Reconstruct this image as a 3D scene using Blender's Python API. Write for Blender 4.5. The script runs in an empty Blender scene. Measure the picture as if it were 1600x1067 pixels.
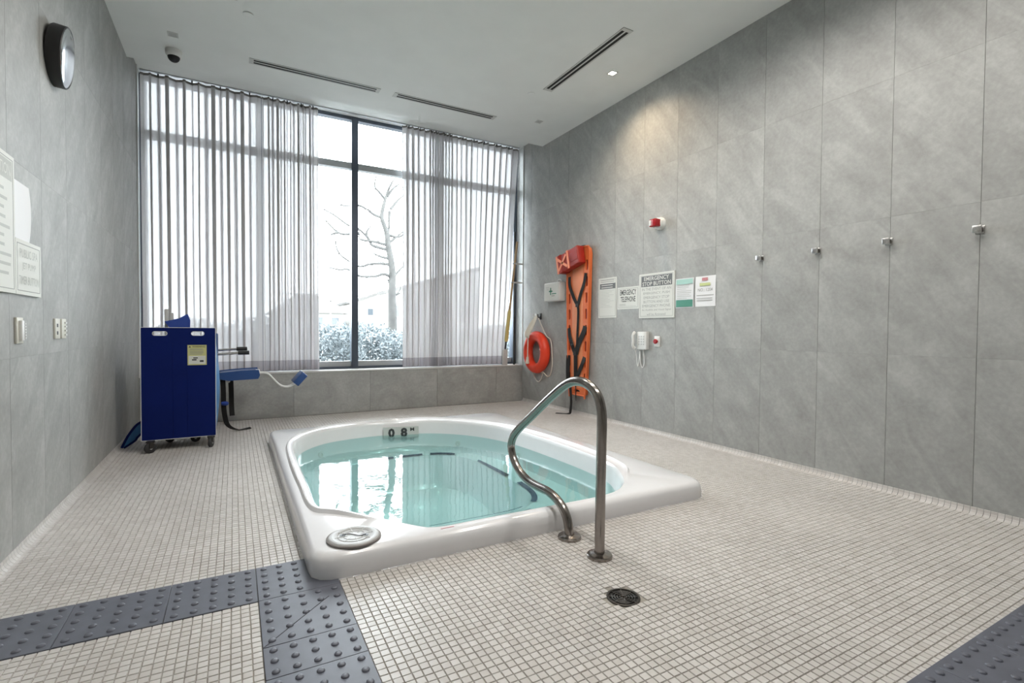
import bpy, bmesh, math, random
from mathutils import Vector, Matrix
random.seed(7)
sc = bpy.context.scene
COL = sc.collection
PI = math.pi

# ------------------------------------------------------------------ camera, sky, exposure
def make_camera():
    f_px, yaw, pitch, roll = 786.2, .5048, -.0232, .0074
    fwd = Vector((math.sin(yaw)*math.cos(pitch), math.cos(yaw)*math.cos(pitch), math.sin(pitch)))
    r = Vector((math.cos(yaw), -math.sin(yaw), 0)); u = r.cross(fwd)
    c, s = math.cos(roll), math.sin(roll)
    R_, U_ = c*r + s*u, -s*r + c*u
    m = Matrix(((R_.x, U_.x, -fwd.x, 0), (R_.y, U_.y, -fwd.y, 0), (R_.z, U_.z, -fwd.z, 1.1), (0, 0, 0, 1)))
    cam = bpy.data.cameras.new('camera'); cam.sensor_width = 36; cam.sensor_fit = 'HORIZONTAL'
    cam.lens = f_px/1600*36; cam.clip_start = .02; cam.clip_end = 500
    o = bpy.data.objects.new('camera', cam); COL.objects.link(o); o.matrix_world = m
    sc.camera = o
make_camera()
CAM = Vector((0, 0, 1.1)); YAW = .5048

SKY = 6.4
w = bpy.data.worlds.new('overcast_sky'); sc.world = w; w.use_nodes = True
wn = w.node_tree.nodes; wl = w.node_tree.links
bg = wn['Background']; bg.inputs['Strength'].default_value = SKY
bg.inputs['Color'].default_value = (.93, .97, 1.0, 1)
vs = sc.view_settings
vs.view_transform = 'Standard'; vs.look = 'None'; vs.gamma = 1; vs.use_curve_mapping = False
vs.exposure = 1.42

# ------------------------------------------------------------------ materials
def srgb(h):
    h = h.lstrip('#'); out = []
    for i in (0, 2, 4):
        v = int(h[i:i+2], 16)/255
        out.append(v/12.92 if v <= .04045 else ((v+.055)/1.055)**2.4)
    return (*out, 1)
M = {}
def mat(name, color, rough=.5, metal=0, noise=0, nscale=20, bump=0, bscale=60, spec=.5, coat=0):
    m = bpy.data.materials.new(name); m.use_nodes = True
    n, l = m.node_tree.nodes, m.node_tree.links
    b = n['Principled BSDF']
    c = srgb(color) if isinstance(color, str) else (*color, 1)
    b.inputs['Base Color'].default_value = c
    b.inputs['Roughness'].default_value = rough; b.inputs['Metallic'].default_value = metal
    b.inputs['Specular IOR Level'].default_value = spec
    if coat: b.inputs['Coat Weight'].default_value = coat; b.inputs['Coat Roughness'].default_value = .08
    tc = n.new('ShaderNodeTexCoord')
    if noise:
        t = n.new('ShaderNodeTexNoise'); t.inputs['Scale'].default_value = nscale; t.inputs['Detail'].default_value = 5
        l.new(tc.outputs['Object'], t.inputs['Vector'])
        mp = n.new('ShaderNodeMapRange'); mp.inputs['From Min'].default_value = .3; mp.inputs['From Max'].default_value = .7
        mp.inputs['To Min'].default_value = 1-noise; mp.inputs['To Max'].default_value = 1+noise
        l.new(t.outputs['Fac'], mp.inputs['Value'])
        h = n.new('ShaderNodeVectorMath'); h.operation = 'SCALE'; h.inputs[0].default_value = c[:3]
        l.new(mp.outputs['Result'], h.inputs['Scale']); l.new(h.outputs['Vector'], b.inputs['Base Color'])
    if bump:
        t2 = n.new('ShaderNodeTexNoise'); t2.inputs['Scale'].default_value = bscale; t2.inputs['Detail'].default_value = 4
        l.new(tc.outputs['Object'], t2.inputs['Vector'])
        bn = n.new('ShaderNodeBump'); bn.inputs['Strength'].default_value = bump; bn.inputs['Distance'].default_value = .004
        l.new(t2.outputs['Fac'], bn.inputs['Height']); l.new(bn.outputs['Normal'], b.inputs['Normal'])
    M[name] = m; return m

mat('ceiling_paint', (.86, .865, .845), .9, noise=.02, nscale=3, bump=.05, bscale=40)
mat('grout', (.34, .315, .275), .9, noise=.2, nscale=6)
mat('wall_grout', (.30, .30, .29), .9)
mat('acrylic', (.83, .83, .85), .18, noise=.01, coat=.4)
mat('steel', (.29, .265, .245), .2, 1, noise=.06, nscale=60)
mat('chrome', (.62, .61, .6), .22, 1)
mat('white_plastic', (.74, .74, .72), .4)
mat('grey_plastic', (.52, .52, .51), .45)
mat('ivory', (.66, .65, .58), .5)
mat('black', (.012, .012, .013), .45)
mat('black_strap', (.012, .012, .013), .75, bump=.3, bscale=400)
mat('rubber', (.03, .03, .032), .7)
mat('frame_dark', (.09, .108, .14), .35, .5)
mat('frame_alu', (.42, .43, .44), .4, .35)
mat('sill_white', (.62, .62, .61), .45)
mat('tactile', (.118, .126, .158), .42, noise=.08, nscale=14)
mat('blue_shell', (.003, .012, .105), .5, noise=.1, nscale=4, spec=.12)
mat('blue_side', (.06, .21, .45), .4)
mat('blue_pad', (.018, .065, .22), .5)
mat('blue_cloth', (.02, .06, .32), .7)
mat('orange', (.74, .165, .05), .42, noise=.05, nscale=8)
mat('slot_red', (.22, .012, .006), .5); mat('orange_light', (.80, .27, .12), .45); mat('orange_edge', (.78, .13, .03), .45)
mat('red_vinyl', (.34, .018, .010), .4, noise=.1, nscale=10)
mat('orange_tape', (.93, .32, .19), .5)
mat('ring_red', (.80, .055, .018), .4, noise=.05, nscale=6)
mat('rope', (.66, .62, .54), .85, bump=.4, bscale=300)
mat('red_gloss', (.36, .006, .012), .2)
mat('yellow_sleeve', (.58, .47, .17), .5)
mat('wood_pole', (.45, .31, .17), .5, noise=.1, nscale=20)
mat('sign_white', (.66, .665, .62), .5)
mat('paper', (.80, .80, .81), .6)
mat('sign_grey', (.13, .135, .14), .55)
mat('ink', (.045, .047, .05), .6)
mat('ink_soft', (.30, .305, .29), .6)
mat('ink_faint', (.47, .48, .45), .6)
mat('green_dark', (.05, .24, .17), .5)
mat('green_pale', (.36, .58, .52), .5)
mat('green_cross', (.02, .20, .12), .5)
mat('label_yellow', (.55, .54, .24), .5)
mat('tag_red', (.55, .22, .24), .5)
mat('tag_green', (.52, .58, .25), .5)
mat('strip_blue', (.015, .05, .11), .5)
mat('marker_plate', (.60, .60, .58), .5)
mat('lid_grey', (.46, .46, .46), .45, noise=.05, nscale=30)
mat('lid_edge', (.22, .20, .19), .6)
mat('vent_slot', (.008, .008, .008), .6)
mat('vent_frame', (.62, .62, .60), .5)
mat('hem', (.30, .27, .285), .8)
mat('heading_tape', (.22, .20, .19), .8)
mat('bark', (.055, .053, .05), .9, noise=.25, nscale=8, bump=.3)
mat('twig', (.2, .21, .21), .85, noise=.3, nscale=15)
mat('leaf', (.19, .215, .225), .8, noise=.3, nscale=6)
mat('soil', (.16, .16, .155), .95, noise=.3, nscale=1.3)
mat('house_wall', (.36, .35, .33), .9, noise=.05, nscale=.5)
mat('house_roof', (.09, .085, .08), .9, noise=.15, nscale=2)
mat('house_glass', (.05, .06, .07), .1)
mat('house_trim', (.22, .21, .2), .7)
mat('drain_metal', (.07, .066, .062), .35, .8)

def glow(name, color, strength):
    m = bpy.data.materials.new(name); m.use_nodes = True; n = m.node_tree.nodes; l = m.node_tree.links
    n.remove(n['Principled BSDF']); e = n.new('ShaderNodeEmission')
    e.inputs['Color'].default_value = (*color, 1); e.inputs['Strength'].default_value = strength
    l.new(e.outputs[0], n['Material Output'].inputs['Surface']); M[name] = m
glow('lamp_glow', (1, .86, .66), 30); glow('fill_lamp_glow', (1, .96, .90), 12)  # the white glow is for the added fill lamps

def stone_mat():
    m = bpy.data.materials.new('concrete_porcelain'); m.use_nodes = True
    n, l = m.node_tree.nodes, m.node_tree.links; b = n['Principled BSDF']
    tc = n.new('ShaderNodeTexCoord'); oi = n.new('ShaderNodeObjectInfo')
    off = n.new('ShaderNodeVectorMath'); off.operation = 'SCALE'; off.inputs[0].default_value = (37, 53, 71)
    l.new(oi.outputs['Random'], off.inputs['Scale'])
    ad = n.new('ShaderNodeVectorMath'); l.new(tc.outputs['Object'], ad.inputs[0]); l.new(off.outputs[0], ad.inputs[1])
    # cloudy mottling
    a = n.new('ShaderNodeTexNoise'); a.inputs['Scale'].default_value = 4.2; a.inputs['Detail'].default_value = 10; a.inputs['Roughness'].default_value = .72
    l.new(ad.outputs[0], a.inputs['Vector'])
    # slanting veins
    mpg = n.new('ShaderNodeMapping'); mpg.vector_type = 'TEXTURE'; mpg.inputs['Rotation'].default_value = (math.radians(-38), 0, 0); mpg.inputs['Scale'].default_value = (.5, .22, 1.0)
    l.new(ad.outputs[0], mpg.inputs['Vector'])
    v = n.new('ShaderNodeTexNoise'); v.inputs['Scale'].default_value = 1.15; v.inputs['Detail'].default_value = 8; v.inputs['Roughness'].default_value = .62; v.inputs['Distortion'].default_value = 1.1
    l.new(mpg.outputs[0], v.inputs['Vector'])
    g = n.new('ShaderNodeTexNoise'); g.inputs['Scale'].default_value = 38; g.inputs['Detail'].default_value = 3
    l.new(ad.outputs[0], g.inputs['Vector'])
    def mx(x, y, f):
        k = n.new('ShaderNodeMix'); k.inputs['Factor'].default_value = f
        l.new(x, k.inputs['A']); l.new(y, k.inputs['B']); return k.outputs['Result']
    s = mx(mx(a.outputs['Fac'], v.outputs['Fac'], .52), g.outputs['Fac'], .20)
    rp = n.new('ShaderNodeValToRGB'); e = rp.color_ramp.elements
    e[0].position = .36; e[0].color = (.282, .282, .27, 1)
    e[1].position = .65; e[1].color = (.455, .46, .445, 1)
    k = e.new(.5); k.color = (.352, .355, .342, 1)
    l.new(s, rp.inputs['Fac'])
    # each slab a little lighter or darker
    mr = n.new('ShaderNodeMapRange'); mr.inputs['To Min'].default_value = .97; mr.inputs['To Max'].default_value = 1.03
    l.new(oi.outputs['Random'], mr.inputs['Value'])
    sv = n.new('ShaderNodeVectorMath'); sv.operation = 'SCALE'; l.new(rp.outputs['Color'], sv.inputs[0]); l.new(mr.outputs['Result'], sv.inputs['Scale'])
    l.new(sv.outputs[0], b.inputs['Base Color'])
    b.inputs['Roughness'].default_value = .5; b.inputs['Specular IOR Level'].default_value = .35
    bn = n.new('ShaderNodeBump'); bn.inputs['Strength'].default_value = .12; bn.inputs['Distance'].default_value = .004
    l.new(s, bn.inputs['Height']); l.new(bn.outputs['Normal'], b.inputs['Normal'])
    M['stone'] = m
stone_mat()

def mosaic_mat():
    m = bpy.data.materials.new('cream_mosaic'); m.use_nodes = True
    n, l = m.node_tree.nodes, m.node_tree.links; b = n['Principled BSDF']
    ge = n.new('ShaderNodeNewGeometry'); oi = n.new('ShaderNodeObjectInfo')
    ad = n.new('ShaderNodeMath'); l.new(ge.outputs['Random Per Island'], ad.inputs[0]); l.new(oi.outputs['Random'], ad.inputs[1])
    fr = n.new('ShaderNodeMath'); fr.operation = 'FRACT'; l.new(ad.outputs[0], fr.inputs[0])
    rp = n.new('ShaderNodeValToRGB'); e = rp.color_ramp.elements
    e[0].color = (.555, .525, .50, 1); e[1].color = (.64, .612, .59, 1)
    k = e.new(.5); k.color = (.60, .572, .548, 1)
    l.new(fr.outputs[0], rp.inputs['Fac'])
    t = n.new('ShaderNodeTexNoise'); t.inputs['Scale'].default_value = 1.6; t.inputs['Detail'].default_value = 3
    l.new(ge.outputs['Position'], t.inputs['Vector'])
    mr = n.new('ShaderNodeMapRange'); mr.inputs['From Min'].default_value = .35; mr.inputs['From Max'].default_value = .65
    mr.inputs['To Min'].default_value = .94; mr.inputs['To Max'].default_value = 1.03; l.new(t.outputs['Fac'], mr.inputs['Value'])
    sv = n.new('ShaderNodeVectorMath'); sv.operation = 'SCALE'; l.new(rp.outputs['Color'], sv.inputs[0]); l.new(mr.outputs['Result'], sv.inputs['Scale'])
    l.new(sv.outputs[0], b.inputs['Base Color']); b.inputs['Roughness'].default_value = .38
    M['mosaic'] = m
mosaic_mat()

def clear_mat(name, tint, ior, wave=0, wscale=1):
    m = bpy.data.materials.new(name); m.use_nodes = True; n, l = m.node_tree.nodes, m.node_tree.links
    n.remove(n['Principled BSDF'])
    tr = n.new('ShaderNodeBsdfTransparent'); tr.inputs['Color'].default_value = (*tint, 1)
    gl = n.new('ShaderNodeBsdfGlossy'); gl.inputs['Roughness'].default_value = .015
    fr = n.new('ShaderNodeFresnel'); fr.inputs['IOR'].default_value = ior
    mx = n.new('ShaderNodeMixShader'); l.new(fr.outputs[0], mx.inputs['Fac']); l.new(tr.outputs[0], mx.inputs[1]); l.new(gl.outputs[0], mx.inputs[2])
    l.new(mx.outputs[0], n['Material Output'].inputs['Surface'])
    if wave:
        tc = n.new('ShaderNodeTexCoord')
        t = n.new('ShaderNodeTexNoise'); t.inputs['Scale'].default_value = wscale; t.inputs['Detail'].default_value = 2.5
        l.new(tc.outputs['Object'], t.inputs['Vector'])
        bn = n.new('ShaderNodeBump'); bn.inputs['Strength'].default_value = wave; bn.inputs['Distance'].default_value = .01
        l.new(t.outputs['Fac'], bn.inputs['Height']); l.new(bn.outputs['Normal'], gl.inputs['Normal']); l.new(bn.outputs['Normal'], fr.inputs['Normal'])
    M[name] = m
clear_mat('pane_glass', (.93, .96, .97), 1.25)
clear_mat('spa_water', (.63, .87, .86), 1.33, .07, 9)

def curtain_mat(name, trans, dcol, tcol):
    m = bpy.data.materials.new(name); m.use_nodes = True; n, l = m.node_tree.nodes, m.node_tree.links
    n.remove(n['Principled BSDF'])
    tr = n.new('ShaderNodeBsdfTransparent'); tr.inputs['Color'].default_value = (.98, .97, .97, 1)
    df = n.new('ShaderNodeBsdfDiffuse'); df.inputs['Color'].default_value = (*dcol, 1)
    tl = n.new('ShaderNodeBsdfTranslucent'); tl.inputs['Color'].default_value = (*tcol, 1)
    tc = n.new('ShaderNodeTexCoord'); wv = n.new('ShaderNodeTexNoise'); wv.inputs['Scale'].default_value = 9
    mp = n.new('ShaderNodeMapping'); mp.inputs['Scale'].default_value = (14, 14, .6)
    l.new(tc.outputs['Object'], mp.inputs['Vector']); l.new(mp.outputs[0], wv.inputs['Vector'])
    mr = n.new('ShaderNodeMapRange'); mr.inputs['To Min'].default_value = trans*.75; mr.inputs['To Max'].default_value = trans*1.25
    l.new(wv.outputs['Fac'], mr.inputs['Value'])
    ad = n.new('ShaderNodeAddShader'); l.new(df.outputs[0], ad.inputs[0]); l.new(tl.outputs[0], ad.inputs[1])
    mx = n.new('ShaderNodeMixShader'); l.new(mr.outputs['Result'], mx.inputs['Fac'])
    l.new(ad.outputs[0], mx.inputs[1]); l.new(tr.outputs[0], mx.inputs[2])
    l.new(mx.outputs[0], n['Material Output'].inputs['Surface'])
    M[name] = m
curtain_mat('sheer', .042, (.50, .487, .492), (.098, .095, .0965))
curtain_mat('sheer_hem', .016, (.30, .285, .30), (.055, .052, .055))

# ------------------------------------------------------------------ mesh helpers
def norm(v): return v.normalized() if v.length > 1e-9 else Vector((0, 0, 1))
class MB:
    def __init__(s): s.v = []; s.f = []
    def add(s, vs_, fs):
        k = len(s.v); s.v += [Vector(p) for p in vs_]; s.f += [tuple(i+k for i in f) for f in fs]; return s
    def box(s, x0, x1, y0, y1, z0, z1):
        return s.add([(x, y, z) for z in (z0, z1) for y in (y0, y1) for x in (x0, x1)],
                     [(0, 2, 3, 1), (4, 5, 7, 6), (0, 1, 5, 4), (2, 6, 7, 3), (0, 4, 6, 2), (1, 3, 7, 5)])
    def obox(s, c, ax, ay, az, hx, hy, hz):
        c, ax, ay, az = map(Vector, (c, ax, ay, az))
        return s.add([c+ax*(i*hx)+ay*(j*hy)+az*(k*hz) for k in (-1, 1) for j in (-1, 1) for i in (-1, 1)],
                     [(0, 2, 3, 1), (4, 5, 7, 6), (0, 1, 5, 4), (2, 6, 7, 3), (0, 4, 6, 2), (1, 3, 7, 5)])
    def lathe(s, c, axis, prof, seg=24, caps=True):
        """prof: list of (r, h) along axis"""
        c = Vector(c); a = norm(Vector(axis)); t = Vector((0, 0, 1)) if abs(a.z) < .9 else Vector((1, 0, 0))
        u = norm(t.cross(a)); w_ = a.cross(u); vs_ = []; fs = []
        for r, h in prof:
            for i in range(seg):
                q = 2*PI*i/seg; vs_.append(c + a*h + u*(r*math.cos(q)) + w_*(r*math.sin(q)))
        for j in range(len(prof)-1):
            for i in range(seg):
                k = (i+1) % seg; fs.append((j*seg+i, j*seg+k, (j+1)*seg+k, (j+1)*seg+i))
        if caps:
            fs.append(tuple(reversed(range(seg)))); fs.append(tuple((len(prof)-1)*seg+i for i in range(seg)))
        return s.add(vs_, fs)
    def tube(s, pts, r, seg=10, closed=False, caps=True):
        pts = [Vector(p) for p in pts]; n = len(pts); rs = r if isinstance(r, (list, tuple)) else [r]*n
        vs_, fs = [], []; up = None
        for i, p in enumerate(pts):
            if closed: t = norm(pts[(i+1) % n]-pts[i-1])
            else: t = norm(pts[min(i+1, n-1)]-pts[max(i-1, 0)])
            if up is None: up = Vector((0, 0, 1)) if abs(t.z) < .9 else Vector((1, 0, 0))
            u = norm(up - t*up.dot(t)); w_ = t.cross(u); up = u
            for k in range(seg):
                q = 2*PI*k/seg; vs_.append(p + u*(rs[i]*math.cos(q)) + w_*(rs[i]*math.sin(q)))
        for j in range(n if closed else n-1):
            j2 = (j+1) % n
            for k in range(seg):
                k2 = (k+1) % seg; fs.append((j*seg+k, j*seg+k2, j2*seg+k2, j2*seg+k))
        if caps and not closed:
            fs.append(tuple(reversed(range(seg)))); fs.append(tuple((n-1)*seg+k for k in range(seg)))
        return s.add(vs_, fs)
    def ribbon(s, pts, wdir, width, th):
        """flat strap swept along pts; wdir = width direction"""
        pts = [Vector(p) for p in pts]; wd = norm(Vector(wdir)); n = len(pts); vs_, fs = [], []
        for i, p in enumerate(pts):
            t = norm(pts[min(i+1, n-1)]-pts[max(i-1, 0)]); ww = norm(wd - t*wd.dot(t)); nn = t.cross(ww)
            for a, b in ((-1, -1), (1, -1), (1, 1), (-1, 1)): vs_.append(p + ww*(a*width/2) + nn*(b*th/2))
        for j in range(n-1):
            for k in range(4): fs.append((j*4+k, j*4+(k+1) % 4, j*4+4+(k+1) % 4, j*4+4+k))
        fs += [(3, 2, 1, 0), tuple((n-1)*4+k for k in range(4))]
        return s.add(vs_, fs)
    def grid(s, rows):
        nr, nc = len(rows), len(rows[0])
        return s.add([p for r in rows for p in r], [(i*nc+j, i*nc+j+1, (i+1)*nc+j+1, (i+1)*nc+j) for i in range(nr-1) for j in range(nc-1)])
    def build(s, name, m, parent=None, smooth=False, bevel=0, seg=2, org=None):
        me = bpy.data.meshes.new(name)
        if parent is not None:
            o0 = Vector(parent['_o'])
        elif org is not None: o0 = Vector(org)
        else:
            xs = [p.x for p in s.v]; ys = [p.y for p in s.v]; zs = [p.z for p in s.v]
            o0 = Vector(((min(xs)+max(xs))/2, (min(ys)+max(ys))/2, min(zs)))
        me.from_pydata([p-o0 for p in s.v], [], s.f); me.validate()
        if bevel:
            bm = bmesh.new(); bm.from_mesh(me); bmesh.ops.remove_doubles(bm, verts=bm.verts, dist=1e-6)
            ed = [e for e in bm.edges if len(e.link_faces) == 2 and e.calc_face_angle(0) > .6]
            bmesh.ops.bevel(bm, geom=ed, offset=bevel, segments=seg, affect='EDGES', clamp_overlap=True, profile=.5)
            bm.to_mesh(me); bm.free()
        return finish(name, me, m, parent, o0, smooth or bevel > 0)
def finish(name, me, m, parent, o0, smooth):
    bm = bmesh.new(); bm.from_mesh(me); bmesh.ops.recalc_face_normals(bm, faces=bm.faces); bm.to_mesh(me); bm.free()
    if smooth:
        me.polygons.foreach_set('use_smooth', [True]*len(me.polygons))
        me.set_sharp_from_angle(angle=math.radians(38))
    me.materials.append(M[m] if isinstance(m, str) else m)
    o = bpy.data.objects.new(name, me); COL.objects.link(o)
    o['_o'] = tuple(o0)
    if parent is not None: o.parent = parent
    else: o.location = o0
    return o
def tag(o, label=None, cat=None, group=None, kind=None):
    if label: o['label'] = label
    if cat: o['category'] = cat
    if group: o['group'] = group
    if kind: o['kind'] = kind
    return o
def thing(name, loc, label, cat, group=None):
    o = bpy.data.objects.new(name, None); COL.objects.link(o); o.location = loc; o['_o'] = tuple(loc)
    o.empty_display_size = .05
    return tag(o, label, cat, group)
def copy_part(src, parent, loc=None):
    c = src.copy(); COL.objects.link(c); c.parent = parent
    if loc is not None: c.location = loc
    return c
def spline(pts, n=8, closed=False):
    P = [Vector(p) for p in pts]; N = len(P); out = []
    for i in range(N if closed else N-1):
        if closed: a, b, c, d = P[i-1], P[i], P[(i+1) % N], P[(i+2) % N]
        else: a, b, c, d = P[max(i-1, 0)], P[i], P[i+1], P[min(i+2, N-1)]
        for k in range(n):
            t = k/n
            out.append(.5*((2*b)+(c-a)*t+(2*a-5*b+4*c-d)*t*t+(3*b-a-3*c+d)*t**3))
    if not closed: out.append(P[-1])
    return out
class Frame:
    """a flat working plane: u right, v up, n towards the viewer"""
    def __init__(s, o, u, v): s.o = Vector(o); s.u = norm(Vector(u)); s.v = norm(Vector(v)); s.n = s.u.cross(s.v)
    def p(s, u, v, n=0): return s.o + s.u*u + s.v*v + s.n*n
    def box(s, mb, u0, u1, v0, v1, n0, n1):
        return mb.obox(s.p((u0+u1)/2, (v0+v1)/2, (n0+n1)/2), s.u, s.v, s.n, abs(u1-u0)/2, abs(v1-v0)/2, abs(n1-n0)/2)
def mesh_from_curve(cu):
    o = bpy.data.objects.new('tmp', cu); COL.objects.link(o)
    dg = bpy.context.evaluated_depsgraph_get(); dg.update()
    me = bpy.data.meshes.new_from_object(o.evaluated_get(dg))
    bpy.data.objects.remove(o); bpy.data.curves.remove(cu)
    return me
def text(fr, body, uc, vc, width, height, m, parent, n=.0015, bold=.0, name='lettering'):
    cu = bpy.data.curves.new('txt', 'FONT'); cu.body = body; cu.align_x = 'CENTER'; cu.size = 1; cu.offset = bold; cu.resolution_u = 2; cu.space_line = .95
    me = mesh_from_curve(cu)
    xs = [v.co.x for v in me.vertices]; ys = [v.co.y for v in me.vertices]
    x0, x1, y0, y1 = min(xs), max(xs), min(ys), max(ys)
    o0 = Vector(parent['_o'])
    for v in me.vertices:
        v.co = fr.p(uc+((v.co.x-x0)/(x1-x0)-.5)*width, vc+((v.co.y-y0)/(y1-y0)-.5)*height, n)-o0
    me.materials.clear()
    me.materials.append(M[m]); o = bpy.data.objects.new(name, me); COL.objects.link(o); o.parent = parent; o['_o'] = tuple(o0)
    return o
def rrect(x0, x1, y0, y1, r, n=5):
    out = []
    for cx, cy, a in ((x1-r, y1-r, 0), (x0+r, y1-r, PI/2), (x0+r, y0+r, PI), (x1-r, y0+r, 1.5*PI)):
        for k in range(n+1): q = a+PI/2*k/n; out.append((cx+r*math.cos(q), cy+r*math.sin(q)))
    return out
def plate(fr, loops, n0, n1, name, m, parent=None, org=None, smooth=False):
    """flat sheet with holes cut from outline loops, from depth n0 to n1"""
    cu = bpy.data.curves.new('pl', 'CURVE'); cu.dimensions = '2D'; cu.fill_mode = 'BOTH'; cu.extrude = abs(n1-n0)/2
    for lp in loops:
        sp = cu.splines.new('POLY'); sp.points.add(len(lp)-1); sp.use_cyclic_u = True
        for q, (a, b) in zip(sp.points, lp): q.co = (a, b, 0, 1)
    me = mesh_from_curve(cu); nm = (n0+n1)/2
    o0 = Vector(parent['_o']) if parent is not None else Vector(org)
    for v in me.vertices: v.co = fr.p(v.co.x, v.co.y, nm+v.co.z)-o0
    me.materials.clear()
    return finish(name, me, m, parent, o0, smooth)

XR, XL, YB, ZC = 3.942, -.916, 6.795, 3.77
YF = -2.6                     # wall behind the camera
YW, ZP, YP, ZS = 7.045, 3.94, 6.26, .56
RW = Frame((XR, 0, 0), (0, -1, 0), (0, 0, 1))       # u = -y, n = -x
LW = Frame((XL, 0, 0), (0, 1, 0), (0, 0, 1))        # u = y, n = +x

# ------------------------------------------------------------------ room shell
TX0, TX1, TY0, TY1 = .287, 2.757, 2.275, 5.42        # tub footprint
fl = MB()
zb, zt = -.12, -.0045
hx0, hx1, hy0, hy1 = TX0+.05, TX1-.05, TY0+.05, TY1-.05
fl.box(XL-.1, hx0, YF, YB+.3, zb, zt).box(hx1, XR+.1, YF, YB+.3, zb, zt).box(hx0, hx1, YF, hy0, zb, zt).box(hx0, hx1, hy1, YB+.3, zb, zt)
floor = tag(fl.build('floor', 'grout', org=(1.5, 2, -.0045)), 'mosaic tiled floor around the sunken hot tub', None, None, 'structure')

c = MB().box(XL-.1, XR+.1, YF, YP, ZC, ZC+.25).box(XL-.1, XR+.1, YP, YW+.12, ZP, ZC+.25)
ceiling = tag(c.build('ceiling', 'ceiling_paint', org=(1.5, 2, ZC)), 'flat painted ceiling with a recessed curtain pocket', None, None, 'structure')

JT = .012
def slab_wall(name, label, side, ystart, yend, phase):
    x = XR if side > 0 else XL
    w_ = MB(); w_.box(x+side*JT, x+side*.12, YF, YW+.12, -.1, ZC+.2)
    wall = tag(w_.build(name, 'wall_grout', org=(x+side*JT, 2, 0)), label, None, None, 'structure')
    P, Hh, g = .4765, .945, .0011
    proto = {}
    k0 = math.floor((YF-phase)/P)
    ys = [phase+P*k for k in range(k0, 30)]
    ys = [max(y, YF) for y in ys if y < YW+.1]
    ys = sorted(set(ys)) + [YW+.1]
    zs = [0.0, .948, 1.893, 2.838, ZP]
    for i in range(len(ys)-1):
        if ys[i+1]-ys[i] < .02: continue
        for j in range(4):
            ww, hh = ys[i+1]-ys[i]-2*g, zs[j+1]-zs[j]-.0008
            key = (round(ww, 4), round(hh, 4))
            cy, cz = (ys[i]+ys[i+1])/2, (zs[j]+zs[j+1])/2
            if key not in proto:
                mb = MB(); a, b = (0, JT) if side > 0 else (-JT, 0)
                mb.box(a, b, -ww/2, ww/2, -hh/2, hh/2)
                o = mb.build('wall_slab', 'stone', org=(0, 0, 0)); o.parent = wall; proto[key] = o
            else:
                o = copy_part(proto[key], wall)
            o.location = Vector((x, cy, cz))-Vector(wall['_o'])
    return wall
wall_right = slab_wall('wall_right', 'grey concrete-look slab wall carrying the rescue gear and notices', 1, 0, 0, 1.306)
wall_left = slab_wall('wall_left', 'grey concrete-look slab wall beside the blue pool lift', -1, 0, 0, 3.185)

# window wall: low apron under the sill
wb = MB().box(XL, XR, YB+JT, YW+.12, -.1, ZS-.02)
wall_back = tag(wb.build('wall_back', 'wall_grout', org=(1.5, YB+JT, 0)), 'low grey slab apron under the window sill', None, None, 'structure')
xs = [XL]+[XL+.62+.945*k for k in range(5)]+[XR]
for i in range(len(xs)-1):
    MB().box(xs[i]+.0016, xs[i+1]-.0016, YB, YB+JT, .0, ZS-.022).build('wall_slab', 'stone', wall_back)
wf = MB().box(XL-.1, XR+.1, YF-.12, YF, -.1, ZC+.25)
tag(wf.build('wall_front', 'stone', org=(1.5, YF, 0)), 'plain grey wall closing the room opposite the window', None, None, 'structure')
sill = MB().box(XL, XR, YB-.008, YW-.02, ZS-.02, ZS)
tag(sill.build('trim_1', 'sill_white', bevel=.002), 'pale window sill along the foot of the curtains', None, None, 'structure')
# jamb trims where the slab walls meet the glazing
jr = MB().box(XR-.012, XR-.0005, YB-.004, YB+.006, ZS, ZP)
tag(jr.build('trim_2', 'sill_white'), 'thin white corner bead at the window jamb beside the life ring', None, None, 'structure')
jl = MB().box(XL+.0005, XL+.012, YB-.004, YB+.006, ZS, ZP)
tag(jl.build('trim_3', 'sill_white'), 'thin white corner bead at the window jamb behind the pool lift', None, None, 'structure')

# window
win = bpy.data.objects.new('window_1', None); COL.objects.link(win); win.location = (1.5, YW, ZS); win['_o'] = (1.5, YW, ZS)
tag(win, 'tall dark-framed window wall with transom lights', None, None, 'structure')
mul = [XL+.03, .29, 1.435, 2.66, XR-.03]
for i, x in enumerate(mul):
    hw = .03 if i in (0, 4) else .043
    MB().box(x-hw, x+hw, YW-.045, YW+.07, ZS-.02, ZP).build('mullion', 'frame_dark', win)
TZ0, TZ1 = 3.245, 3.33
for i in range(4):
    a, b = mul[i]+(.03 if i == 0 else .043), mul[i+1]-(.03 if i == 3 else .043)
    MB().box(a, b, YW-.03, YW+.06, TZ0, TZ1).build('transom', 'frame_alu', win)
    MB().box(a, b, YW-.04, YW+.06, ZP-.045, ZP).build('head_rail', 'frame_dark', win)
    MB().box(a, b, YW-.035, YW+.06, ZS-.02, ZS+.03).build('bottom_rail', 'frame_dark', win)
    MB().box(a, b, YW+.005, YW+.05, ZS+.03, ZS+.10).build('glazing_bead', 'frame_alu', win)
    for z0, z1 in ((ZS+.10, TZ0), (TZ1, ZP-.045)):
        MB().box(a, b, YW+.02, YW+.026, z0, z1).build('pane', 'pane_glass', win)

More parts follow.
